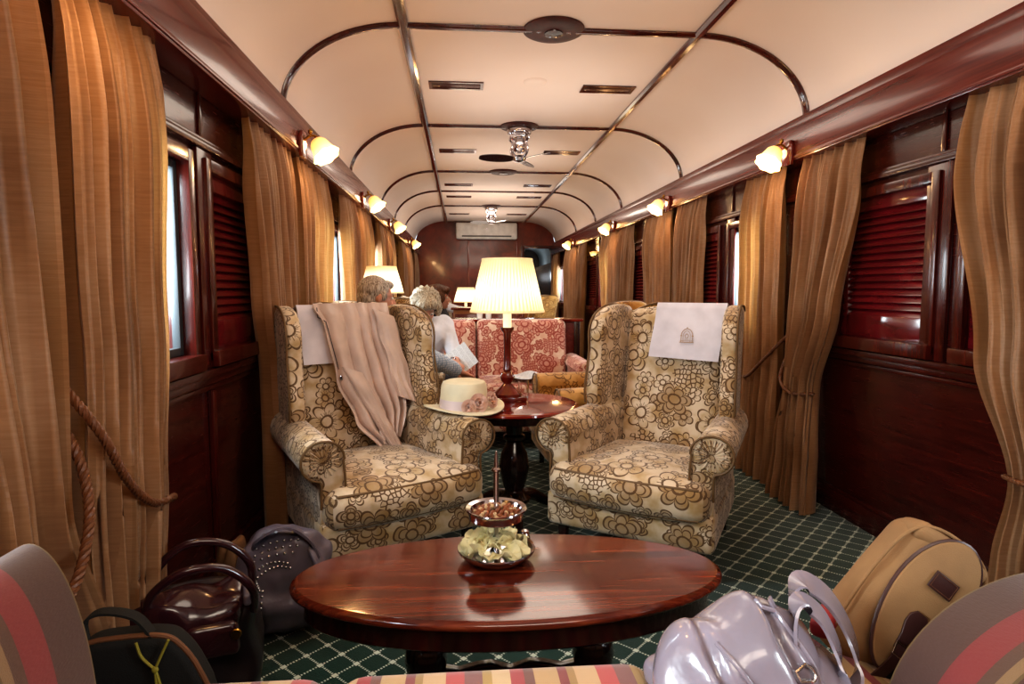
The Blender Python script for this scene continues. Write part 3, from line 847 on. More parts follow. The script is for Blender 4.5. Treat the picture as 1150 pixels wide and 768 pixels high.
# ================================================================== WINGED ARMCHAIR
def make_chair(label, loc, rz, mat=None, legmat=None):
    mat = mat or M_floral
    t = empty('wing_armchair', loc, rz, label, 'armchair', 'floral wing armchairs')
    # taper of plan: front wider than back
    def tp(p): 
        k = 1-.16*max(0, min(1, (p.y+.36)/.72)); return Vector((p.x*k, p.y, p.z))
    g = G(); g.rbox((0, -.02, .215), (.70, .66, .16), .03, 12, tp, (0, .02, 0)); obj('base', g, mat, t)
    g = G(); g.rbox((0, -.08, .340), (.665, .61, .150), .055, 16, lambda p: Vector((p.x*(1 if p.y < -.22 else 1-.20*min(1, (p.y+.22)/.06)), p.y-.03*(1-(p.x/.34)**2)*(1 if p.y < 0 else 0), p.z)), (0, .012, .035))
    seat = obj('seat_cushion', g, mat, t)
    def rimf(z, o): 
        pts = []
        for k in range(-16, 17):
            x = k/16*.295; pts.append((x, -.388-.03*(1-(x/.34)**2)-o, z))
        return pts
    obj('piping', G().tube(rimf(.402, -.018), .0055, 6).tube(rimf(.280, -.018), .0055, 6), M_goldpipe, seat)
    # back: reclined slab with a gently crowned top
    out = []
    for k in range(13):
        a = k/12; x = -.255+.51*a; out.append((x, 1.065+.03*sin(PI*a)))
    out = [(-.235, .30), (-.245, .6)]+out+[(.245, .6), (.235, .30)]
    rec = lambda a, z, h: Vector((a, .16+h+.19*(z-.3)-.02*cos(a/.26*1.4)*sin(PI*min(1, (z-.3)/.8)), z))
    # subdivide the panel with a grid so it can swell
    def bk(u, v, sgn):
        x = (-.25+.50*u)*(1-.0*v); z = .30+(.765+.03*sin(PI*u))*v
        e = min(1, min(u, 1-u)/.10); e2 = min(1, (1-v)/.06); d = (.5-.5*cos(PI*e))**.5*(.5-.5*cos(PI*e2))**.5
        y = .235+.19*(z-.3)-sgn*(.055*d+.025*sin(PI*u)*sin(PI*v)*(1 if sgn > 0 else 0))
        return Vector((x, y, z))
    g = G(); g.sheet(lambda u, v: bk(u, v, 1), 26, 30).sheet(lambda u, v: bk(u, v, -1), 26, 30)
    bmesh.ops.remove_doubles(g.bm, verts=g.bm.verts, dist=1e-4)
    g.bm.loops.layers.uv.remove(g.bm.loops.layers.uv['UVMap'])
    back = obj('backrest', g, mat, t)
    for s_ in (-1, 1):
        # arm: scroll roll over a panel
        g = G()
        prof = [(.245, .15), (.245, .35), (.250, .47), (.255, .525)]
        for k in range(0, 15):
            a = PI-k*PI*1.45/14; prof.append((.330+.080*cos(a), .532+.076*sin(a)))
        prof += [(.338, .44), (.340, .35), (.345, .15)]
        def af(a, z, h):
            kk = max(0, min(1, (h+.33)/.6))
            sc = 1-.16*max(0, min(1, (h+.36)/.72))
            roll = max(0, (z-.44)/.16)
            return Vector((s_*(a*sc), h+.02*roll*0, z-.03*kk*roll*.0+.015*kk*roll))
        g.prism(prof, -.325, .30, .014, af)
        arm = obj('arm', g, mat, t)
        # front facing of the scroll: rosette pleats and piping
        g = G()
        pp = [af(a+(0), z, -.329) for a, z in prof[1:-1]]
        g.tube(pp, .005, 6)
        obj('piping', g, M_goldpipe, arm)
        g = G()
        sc = 1
        n = 18
        for k in range(n):
            a = 2*PI*k/n
            g.cap((s_*(.327+.012*cos(a)), -.328, .531+.012*sin(a)), .003, (s_*(.327+.060*cos(a)), -.324, .531+.058*sin(a)), .0075, 6)
        obj('scroll_pleats', g, mat, arm)
        # wing: panel in the YZ plane, sweeping from arm to crest
        W = [(.315, .53), (.30, .55), (.07, .56), (.035, .62), (.03, .70), (.05, .80), (.065, .88), (.06, .95), (.075, 1.01), (.12, 1.055), (.19, 1.085), (.27, 1.098), (.36, 1.095), (.40, 1.07), (.395, .98), (.365, .8), (.335, .60)]
        W = [tuple(p) for p in cr([(a, b, 0) for a, b in W], 3)]
        W = [(p[0], p[1]) for p in W]
        def wf(a, z, h):
            spl = .035*max(0, (.34-a)/.3)
            sc = .955-.12*max(0, (a)/.4)*0
            return Vector((s_*(h*sc+spl+.0), a, z))
        g = G(); g.prism(W, .245, .318, .026, wf, 4); wing = obj('wing', g, mat, t)
        edge = [wf(a, z, .315) for a, z in W[9:40]]
        obj('piping', G().tube(edge, .005, 6), M_goldpipe, wing)
        # outside panel down to the base
        out2 = [(-.30, .15), (.31, .15), (.345, .60), (.36, .66), (.05, .60), (-.28, .47)]
        g = G(); g.prism(out2, .300, .338, .008, lambda a, z, h: Vector((s_*h*(1-.16*max(0, min(1, (a+.36)/.72))), a, z))); obj('side_panel', g, mat, t)
        for yy, lean in ((-.29, 0), (.27, .05)):
            x = s_*.29*(1 if yy < 0 else .86)
            obj('leg', G().prism([(-.02, -.02), (.02, -.02), (.02, .02), (-.02, .02)], 0, .165, .003, lambda a, b, h, x=x, yy=yy, lean=lean: Vector((x+a*(.7+1.2*h), yy+b*(.7+1.2*h)+lean*(1-h/.165), h))), legmat or M_dark, t)
    g = G(); g.prism([(-.30, .19), (.30, .19), (.29, .62), (-.29, .62)], .285, .315, .008, lambda a, z, h: Vector((a*.86, h+.08*(z-.19), z))); obj('back_panel', g, mat, t)
    return t
M_goldpipe = plain('brown_piping', '6c5030', .6)
ch0 = make_chair('brown flower brocade wing armchair on the left with a beige jacket over its back', (-.40, 2.80, 0), R(31))
ch0.scale = (1.05, 1.04, 1.0)
def chair_copy(loc, rz, label, mat=None):
    c = copy_tree(ch0); c.location = loc; c.rotation_euler = (0, 0, rz); c['label'] = label
    if mat:
        for o in c.children_recursive:
            if o.data.materials[0] == M_floral:
                o.data = o.data.copy() if not o.data.name.endswith('_g') else o.data; o.data.materials[0] = mat
    return c
chair_copy((.875, 2.77, 0), R(-35), 'brown flower brocade wing armchair on the right with white linen headrest cloth')
chair_copy((-.46, 3.92, 0), R(90), 'wing armchair facing the aisle with the grey haired man sitting in it')
chair_copy((.86, 3.86, 0), R(-86), 'golden brown wing armchair facing the aisle behind the round table', M_floral_gold)
chair_copy((-.30, 6.45, 0), R(90), 'wing armchair in the far left row holding the brown haired person')
chair_copy((-.44, 8.75, 0), R(20), 'far wing armchair holding the bald man in white')
chair_copy((.98, 9.3, 0), R(-90), 'tan wing armchair far down the car, just right of the big lamp', M_floral_gold)

# ================================================================== COFFEE TABLE
T = empty('coffee_table', (.12, 1.525, 0), 0, 'oval dark mahogany coffee table in the foreground holding the snack stand', 'coffee table')
A_, B_ = .545, .25
def oval(k, n=72): return [(A_*k*cos(2*PI*i/n), B_*k*sin(2*PI*i/n)*(1 if k > .9 else 1)) for i in range(n)]
def ov_l(g, prof):      # lathe-like with oval plan; prof=(inset,z)
    n = 96; rings = []
    for ins, z in prof: rings.append([g.bm.verts.new(((A_-ins)*cos(2*PI*i/n), (B_-ins)*sin(2*PI*i/n), z)) for i in range(n)])
    for a, b in zip(rings, rings[1:]):
        for j in range(n): g.bm.faces.new((a[j], a[(j+1) % n], b[(j+1) % n], b[j]))
    g.bm.faces.new(rings[0]); g.bm.faces.new(rings[-1]); return g
obj('table_top', ov_l(G(), [(.03, .432), (.012, .434), (.002, .441), (.0, .448), (.004, .455), (.012, .4585), (.013, .460), (.02, .4605)]), M_top, T, sharp=50)
obj('apron', ov_l(G(), [(.045, .375), (.038, .372), (.032, .378), (.034, .39), (.030, .432)]), M_dark, T, sharp=50)
for s_ in (-1, 1):
    x = s_*.215
    L = obj('leg', G().lathe([(.001, .10), (.05, .10), (.05, .14), (.036, .15), (.034, .165), (.048, .20), (.055, .24), (.048, .275), (.033, .29), (.033, .30), (.045, .31), (.045, .325), (.036, .335), (.040, .375), (.001, .376)], 32, (x, 0, 0)), M_dark, T)
    g = G(); g.prism([(-.055, .02), (.055, .02), (.06, .10), (.075, .16), (-.075, .16), (-.06, .10)], x-.04, x+.04, .01, lambda a, z, h: Vector((h, a, z)))
    obj('leg_block', g, M_dark, L)
    for q in (-1, 1):
        g = G(); pts = cr([(x, q*.03, .10), (x, q*.10, .10), (x, q*.17, .045), (x, q*.215, .024)], 6)
        g.tube(pts, [.04-.018*i/(len(pts)-1) for i in range(len(pts))], 12); obj('foot', g, M_dark, L)
sc_ = [(-.17, .13), (.17, .13), (.17, .215), (.13, .207), (.085, .218), (.05, .222), (.02, .212), (0, .206), (-.02, .212), (-.05, .222), (-.085, .218), (-.13, .207), (-.17, .215)]
obj('stretcher', G().prism(sc_, -.015, .015, .004, lambda a, z, h: Vector((a, h, z))), M_dark, T)

# two tier snack stand
sx, sy, sz = .088, 1.60, .4605
t = empty('snack_stand', (sx, sy, sz), 0, 'two-tier chrome snack stand on the oval coffee table', 'snack stand')
obj('lower_dish', G().lathe([(.001, .010), (.055, .010), (.078, .016), (.096, .030), (.102, .034), (.103, .031), (.098, .022), (.080, .006), (.05, .0), (.001, .0)], 48), M_chrome, t)
obj('upper_dish', G().lathe([(.001, .118), (.055, .118), (.062, .126), (.068, .137), (.080, .140), (.081, .137), (.076, .130), (.071, .112), (.06, .106), (.001, .106)], 48), M_chrome, t)
obj('stem', G().lathe([(.001, .008), (.008, .008), (.006, .02), (.006, .10), (.009, .108), (.009, .12), (.0065, .13), (.0075, .235), (.012, .238), (.012, .243), (.007, .247), (.005, .275), (.0025, .290), (.001, .291)], 20), M_chrome, t)
rc = random.Random(3)
def chip_fn(u, v, r, b):
    a = 2*PI*u; rr = r*v*(1+.12*sin(2*a+b)); return Vector((rr*cos(a), rr*.8*sin(a), .010*(v*v)*cos(2*a+b)+.004*sin(5*a+b)*v))
chips = []
for k in range(4):
    g = G(); g.sheet(lambda u, v: chip_fn(u, v+.0001, .026, k*1.3), 20, 5, th=.0014)
    bmesh.ops.remove_doubles(g.bm, verts=g.bm.verts, dist=2e-4)
    chips.append(g)
proto = []
for k in range(34):
    if k < 4:
        o = obj('potato_chip', chips[k], M_chip, None, 'pale potato chip heaped in the lower dish of the snack stand', 'potato chip', 'potato chips in the lower dish')
        proto.append(o)
    else:
        o = proto[k % 4].copy(); COL.objects.link(o)
    a = rc.uniform(0, 2*PI) if k > 12 else k/13*2*PI; layer = k/34
    rr = (.068 if k < 13 else .045 if k < 24 else .028)*rc.uniform(.9, 1.1)+.004
    tilt = rc.uniform(.5, 1.15) if k < 13 else rc.uniform(.1, .9)
    o.location = (sx+rr*cos(a), sy+rr*sin(a), sz+(.034 if k < 13 else .036+.02*layer)+rc.uniform(0, .008))
    o.rotation_euler = Euler((tilt*sin(a)*.9+rc.uniform(-.3, .3), -tilt*cos(a)*.9+rc.uniform(-.3, .3), rc.uniform(0, 6)))
    s_ = rc.uniform(.85, 1.1); o.scale = (s_, s_, s_)
np_ = []
for k in range(2):
    np_.append(obj('nut', G().ell((0, 0, 0), (.009, .006, .0055), n=10), (M_seed, M_seed2)[k], None, ('glossy brown nut in the upper dish of the snack stand', 'pale nut in the upper dish of the snack stand')[k], 'nut', 'mixed nuts in the upper dish'))
for k in range(60):
    o = np_[k] if k < 2 else np_[0 if k % 3 else 1].copy()
    if k >= 2: COL.objects.link(o)
    a = k*2.399; rr = .0075+.052*math.sqrt(k/60)
    o.location = (sx+rr*cos(a), sy+rr*sin(a), sz+.125+.012*(1-rr/.06)+rc.uniform(0, .003)); o.rotation_euler = (rc.uniform(0, 3), rc.uniform(0, 3), rc.uniform(0, 3))
t = empty('salt_cellar', (.175, 1.70, .4605), 0, 'tiny chrome salt pot behind the snack stand on the coffee table', 'salt pot')
obj('body', G().lathe([(.001, 0), (.012, 0), (.015, .006), (.014, .02), (.010, .028), (.001, .029)], 24), M_chrome, t)
obj('lid', G().lathe([(.010, .028), (.011, .034), (.006, .038), (.001, .038)], 24), M_chrome, t)

# ================================================================== ROUND TABLES AND LAMPS
def make_side_table(loc, label):
    t = empty('round_side_table', loc, 0, label, 'side table', 'round mahogany side tables')
    obj('table_top', G().lathe([(.001, .572), (.27, .572), (.296, .576), (.305, .585), (.303, .594), (.293, .600), (.287, .601), (.001, .601)], 72), M_redtop, t)
    obj('apron', G().lathe([(.001, .535), (.255, .535), (.262, .540), (.262, .572), (.001, .573)], 60), M_dark, t)
    obj('pedestal', G().lathe([(.001, .09), (.075, .09), (.08, .11), (.055, .13), (.045, .15), (.060, .20), (.072, .27), (.062, .34), (.042, .38), (.036, .40), (.052, .415), (.052, .43), (.038, .44), (.042, .50), (.07, .536), (.001, .536)], 36), M_dark, t)
    for k in range(3):
        a = R(-90)+k*2*PI/3
        pts = cr([(cos(a)*r, sin(a)*r, z) for r, z in ((.03, .11), (.10, .105), (.19, .05), (.245, .02))], 6)
        obj('foot', G().tube(pts, [.036-.016*i/(len(pts)-1) for i in range(len(pts))], 12), M_dark, t)
    return t
M_redtop = wood('mahogany_round_top', '521410', '761f14', '8c2a1a', .12, (1.5, 14, 14), .8)
tb = make_side_table((.265, 3.13, 0), 'round mahogany side table between the two front armchairs, holding lamp and hat'); tb.scale = (1.08, 1.08, 1)
for loc, lab in (((.07, 9.7, 0), 'far round side table with a small lit lamp near the end wall'), ((-.63, 5.45, 0), 'round side table behind the woman, by the left wall')):
    c = copy_tree(tb); c.location = loc; c['label'] = lab; c.scale = (1, 1, 1)
def make_lamp(loc, label, shade=M_shade, e=9):
    t = empty('table_lamp', loc, R(12), label, 'table lamp', 'lit table lamps with cream shades')
    obj('base', G().bbox(-.072, .072, -.072, .072, 0, .018, .004).lathe([(.066, .018), (.066, .028), (.05, .040), (.03, .055), (.02, .065)], 32), M_red, t)
    obj('pole', G().lathe([(.018, .062), (.018, .068), (.026, .075), (.034, .092), (.026, .108), (.016, .114), (.02, .122), (.017, .13), (.0155, .20), (.017, .262), (.03, .278), (.031, .285), (.001, .286)], 32), M_red, t)
    obj('candle_tube', G().lathe([(.019, .285), (.019, .375), (.015, .378), (.001, .378)], 24), M_waxg, t)
    fn = lambda a, z: 1+.012*abs(cos(28*a))
    s_ = obj('lamp_shade', G().lathe([(.165, .345), (.160, .365), (.112, .545)], 168, uv=True, fn=fn), shade, t)
    obj('shade_trim', G().lathe([(.1645, .343), (.169, .344), (.1675, .353), (.1635, .352)], 72), M_trimg, s_)
    obj('shade_trim', G().lathe([(.111, .54), (.115, .541), (.114, .549), (.110, .548)], 72), M_trimg, s_)
    obj('bulb', G().ell((0, 0, .42), (.022, .022, .03), n=14), M_bulb, t)
    t.scale = (1.14, 1.14, 1.33)
    L = bpy.data.lights.new('lamp_light', 'POINT'); L.energy = e; L.color = (1, .72, .40); L.shadow_soft_size = .05
    o = bpy.data.objects.new('lamp_light', L); COL.objects.link(o); o.location = (loc[0], loc[1], loc[2]+.60)
    return t
_w = Mat('lit_candle_sleeve', 'fff4d8', .5); _w.emit('ffe9b8', .9); M_waxg = _w.m
_w = Mat('shade_trim_cream', 'f0e0b8', .7); _w.emit('ffdc98', .35); M_trimg = _w.m
lp = make_lamp((.235, 3.20, .601), 'large lit table lamp with pleated cream shade on the round table between the armchairs')
def lamp_copy(loc, label):
    c = copy_tree(lp); c.location = loc; c['label'] = label; c.scale = (1.12, 1.12, 1.12)
    for o in c.children:
        if o.name.startswith('lamp_shade'): o.data = o.data.copy(); o.data.materials[0] = M_shade_far
    L = bpy.data.lights.new('lamp_light', 'POINT'); L.energy = 6; L.color = (1, .72, .40); L.shadow_soft_size = .05
    o = bpy.data.objects.new('lamp_light', L); COL.objects.link(o); o.location = (loc[0], loc[1], loc[2]+.46)
lamp_copy((.07, 9.7, .601), 'small lit lamp in the distance below the air conditioner')
lamp_copy((-.68, 5.45, .76), 'lit lamp with cream shade behind the grey haired man')
# stand raising that lamp
t = empty('lamp_plinth', (-.68, 5.45, .601), 0, 'square mahogany box under the lamp behind the grey haired man', 'box')
obj('body', G().bbox(-.10, .10, -.10, .10, 0, .135, .006), M_red, t); obj('lid', G().bbox(-.11, .11, -.11, .11, .135, .158, .005), M_red, t)
# lamp flex hanging behind the table
obj('power_flex', G().tube(cr([(.12, 3.02, .606), (.03, 2.90, .606), (-.01, 2.86, .58), (.0, 2.87, .46), (.03, 2.88, .40), (.0, 2.9, .30), (.02, 2.95, .12), (.08, 3.02, .01)], 8), .004, 6), plain('gold_flex', 'b89860', .4), None, 'thin gold electric flex looping down from the round table', 'electric flex')
# drinking glass behind the lamp
t = empty('drinking_glass', (.33, 3.30, .601), 0, 'small clear drinking glass behind the lamp base', 'glass')
obj('tumbler', G().lathe([(.001, 0), (.026, 0), (.030, .09), (.0285, .09), (.0245, .006), (.001, .006)], 28), M_clear, t)

# hat
t = empty('straw_hat', (.01, 2.95, .6035), R(8), 'cream straw boater with pink band and roses, on the round table edge', 'hat'); t.scale = (1.25, 1.25, 1.3)
obj('crown', G().lathe([(.092, .012), (.090, .05), (.086, .092), (.080, .103), (.066, .108), (.001, .108)], 56, sx=1, sy=1.12), M_hat, t)
def brim(u, v):
    a = 2*PI*u; r = .088+.065*v; return Vector((r*cos(a), r*1.1*sin(a), .012+.010*sin(a*2+.6)*v*v+.004*v))
obj('brim', G().sheet(brim, 64, 6, th=.003), M_hat, t)
obj('ribbon', G().lathe([(.0935, .012), (.0925, .045), (.0915, .045), (.0925, .012)], 56, sx=1, sy=1.12), M_ribbon, t)
def rose(g, c, r, nrm):
    q = Vector((0, 0, 1)).rotation_difference(Vector(nrm).normalized()).to_matrix(); c = Vector(c)
    for ring, (n, rr, tilt) in enumerate(((3, .25, .1), (5, .55, .5), (6, .9, 1.0))):
        for k in range(n):
            a0 = 2*PI*(k/n)+ring*.5
            def f(u, v):
                a = a0+(u-.5)*2*PI/n*1.5; h = r*(.75-.25*ring)*v; rad = r*rr*(.55+.45*v**1.2*(1+tilt*.3))
                return c+q @ Vector((rad*cos(a), rad*sin(a), h*(1-.25*abs(u-.5))+r*.08*sin(7*u+k)))
            g.sheet(f, 6, 4, th=.0012)
    return g
for i, (c, r, n) in enumerate((((.035, -.112, .040), .034, (.2, -1, .25)), ((.088, -.080, .045), .030, (.7, -.8, .3)), ((.0, -.118, .030), .026, (-.2, -1, .1)))):
    g = rose(G(), c, r, n); obj('fabric_rose', g, M_rose, t)

# ================================================================== RED SOFA
t = empty('red_sofa', (.12, 4.85, 0), 0, 'red and cream flowered sofa facing the camera beyond the round table', 'sofa')
obj('base', G().rbox((0, 0, .24), (1.72, .76, .22), .04, 10), M_redfl, t)
for x in (-.37, .37): obj('seat_cushion', G().rbox((x, -.06, .405), (.735, .62, .15), .055, 12, None, (0, 0, .02)), M_redfl, t)
for x in (-.37, .37):
    obj('back_cushion', G().rbox((x, .24, .68), (.735, .2, .50), .05, 12, lambda p: Vector((p.x, p.y+.16*(p.z-.45), p.z)), (0, .03, 0)), M_redfl, t)
for s_ in (-1, 1):
    prof = [(.74, .15), (.74, .55)]+[(.80+.075*cos(PI-k*PI*1.3/12), .575+.07*sin(PI-k*PI*1.3/12)) for k in range(13)]+[(.83, .45), (.84, .15)]
    g = G(); g.prism(prof, -.38, .34, .02, lambda a, z, h: Vector((s_*a, h, z))); obj('arm', g, M_redfl, t)
    for yy in (-.32, .32): obj('leg', G().lathe([(.001, 0), (.018, 0), (.028, .13), (.001, .131)], 16, (s_*.76, yy, 0)), M_dark, t)
# mahogany console behind the sofa and a low cabinet farther down
t = empty('console_table', (.10, 5.46, 0), 0, 'narrow mahogany console directly behind the red sofa', 'console table')
obj('table_top', G().bbox(-.42, .95, -.14, .14, .90, .925, .006), M_red, t)
obj('front_panel', G().bbox(-.38, .91, -.11, -.09, .12, .90, .004), M_val, t)
for x in (-.37, .90):
    for yy in (-.1, .1): obj('leg', G().bbox(x-.025, x+.025, yy-.025, yy+.025, 0, .90, .004), M_dark, t)
t = empty('low_cabinet', (.42, 7.9, 0), 0, 'low honey lit mahogany cabinet beyond the console', 'cabinet')
obj('body', G().bbox(-.52, .40, -.2, .2, 0, .93, .008), plain('honey_lit_mahogany', '9a5a24', .3), t)  # golden light on the mahogany put into the body colour
obj('table_top', G().bbox(-.55, .43, -.22, .22, .93, .955, .006), M_red, t)
for x in (-.3, .15): 
    d_ = obj('cabinet_door', G().bbox(x-.2, x+.2, -.215, -.2, .08, .88, .004), M_val, t); obj('knob', G().ell((x+.16, -.225, .5), (.014, .014, .014), n=10), M_brass, d_)
for i, x in enumerate((.16, .235)):
    obj('tumbler', G().lathe([(.001, 0), (.022, 0), (.028, .075), (.026, .075), (.02, .004), (.001, .004)], 20), plain('bright_cup_%d' % i, 'f4efe4', .2), None, 'small white cup on the console, %s of the pair' % ('left' if i == 0 else 'right'), 'cup', 'white cups on the console', loc=(x, 5.44, .925))
# newspapers
g = G(); g.sheet(lambda u, v: Vector((.0+.34*u, .26*v, .008+.03*sin(PI*u)*(.6+.4*v)+.01*sin(9*u+3*v))), 20, 8, th=.002)
obj('folded_newspaper', g, M_news, None, 'crumpled pale newspaper lying on the red sofa seat behind the lamp', 'newspaper', loc=(.28, 4.58, .502), rot=(0, 0, R(-18)))

# ================================================================== CLOTHS ON THE CHAIRS
def back_y(z): return .235+.19*(min(z, 1.09)-.3)-.085
def drape(L, Rr, zt, fold=0, nf=6, crest=1.105, behind=.16, off=.012, th=.003, seed=0, flare=0):
    """cloth over the crest of a chair back. L, Rr: [(z, x)] edges from top to hem, chair local"""
    def f(u, v):
        # v 0: behind, .16: crest, 1: hem
        if v < .16:
            k = v/.16; a = k*PI
            x = L(1.0)*(1-u)+Rr(1.0)*u
            z = crest-behind*(1-k) if k < .6 else crest-behind*.4*(1-(k-.6)/.4)
            y = back_y(1.08)+.155-.02*k if k < .6 else back_y(1.08)+.143-.125*((k-.6)/.4)**1.5
            return Vector((x, y, z+.008*sin(nf*2*PI*u)*k))
        k = (v-.16)/.84
        zl = crest+(zt[0]-crest)*k; zr = crest+(zt[1]-crest)*k; z = zl*(1-u)+zr*u
        x = L(z)*(1-u)+Rr(z)*u
        w = abs(sin(nf*PI*u+.9*sin(3*k+seed)+.8*sin(7*u+seed*2)+seed))**.8 if fold else 0
        amp = fold*(.4+1.4*k)
        y = back_y(z)-off-.02*math.exp(-k*9)*0-amp*w-flare*k*sin(PI*u)
        return Vector((x+.008*fold/.02*sin(6*k+5*u)*k if fold else x, y+(.018*(1-min(1, k/.08))), z+(.02*sin(9*u+seed)*k if fold else 0)))
    return G().sheet(f, 72 if fold else 24, 60 if fold else 30, th=th)
def edge(ks): return lambda z: interp(-z, [(-a, b) for a, b in ks])
cl = (-.40+.0, 2.80, 0); rl = R(31)
Mx = obj('linen_headrest_cloth', drape(edge([(1.1, -.235), (.8, -.225)]), edge([(1.1, .10), (.8, .08)]), (.83, .83), 0, off=.010), M_linen, None,
    'lilac white linen headrest cloth peeping out beneath the jacket on the left armchair', 'headrest cloth', 'linen headrest cloths', loc=cl, rot=(0, 0, rl))
J = empty('beige_jacket', cl, rl, 'beige satin jacket slung over the back of the left armchair', 'jacket')
obj('body', drape(edge([(1.1, -.165), (1.0, -.125), (.75, -.095), (.56, -.02), (.40, .085)]), edge([(1.1, .205), (1.0, .205), (.75, .235), (.6, .235), (.42, .19)]), (.40, .47), .034, 5, off=.024, seed=.6, crest=1.115), M_jacket, J)
def slv(u, v):
    z = 1.06-.42*v; a = 2*PI*u; x = .165+.075*v+.055*cos(a)*(1-.1*v); y = back_y(z)-.055-.022*sin(a)-.012*sin(8*a+6*v)*v*.5-.02*v
    return Vector((x+.004*sin(14*v), y+.004*sin(17*v+a), z-.02*cos(a)))
obj('sleeve', G().sheet(slv, 28, 30, th=.002), M_jacket, J)
def slv2(u, v):
    z = .80-.42*v; a = 2*PI*u; x = -.02+.20*v+.05*cos(a)*(1-.25*v); y = back_y(z)-.062-.024*sin(a)-.006*sin(8*a)*v-.01*v
    return Vector((x, y+.005*sin(15*v+a), z-.02*cos(a)))
obj('sleeve', G().sheet(slv2, 28, 30, th=.002), M_jacket, J)
obj('zip_edge', G().tube([(-.150+.0*k, back_y(1.09-.022*k)-.03-.006*k/6, 1.09-.022*k) if k < 3 else (-.128+.004*k, back_y(1.09-.022*k)-.040, 1.09-.022*k) for k in range(0, 14)], .0022, 5), M_trouser, J)
obj('zip_pull', G().bbox(-.006, .006, -.004, .004, -.02, .0, .001), M_chrome, J, loc=(-.072, back_y(.77)-.052, .775))
cr_ = (.875+.0, 2.77, 0); rr_ = R(-35)
T = empty('linen_headrest_cloth', cr_, rr_, 'white linen headrest cloth with small tan crest on the right armchair', 'headrest cloth', 'linen headrest cloths')
obj('cloth', drape(edge([(1.1, -.075), (.8, -.100)]), edge([(1.1, .262), (.8, .238)]), (.845, .835), 0, off=.030, crest=1.112), M_linen, T)
# woven crest: an arched gateway outline over a bar
g = G(); ex, ez = .085, .955; s_ = .034
def em(pts, r=.0016): 
    g.tube([(ex+a*s_, back_y(ez+b*s_)-.036, ez+b*s_) for a, b in pts], r, 5)
em([(-1, -1), (1, -1)], .002); em([(-.95, -.8), (.95, -.8)], .001)
em([(cos(a)*.8, -.1+1.0*sin(a)) for a in [PI*k/14 for k in range(15)]]); em([(cos(a)*.5, -.1+.7*sin(a)) for a in [PI*k/14 for k in range(15)]], .001)
for x in (-.8, .8): em([(x, -1), (x, -.1)]); em([(x-.12, -.1), (x+.12, -.1)], .002)
for x in (-.5, .5): em([(x, -1), (x, -.1)], .001)
em([(0, .2), (.25, -.05), (.15, -.4), (-.15, -.4), (-.25, -.05), (0, .2)], .0014); em([(0, .9), (0, 1.12)], .002); em([(-.3, -.6), (.3, -.6)], .0012)
obj('embroidered_crest', g, M_embr, T)

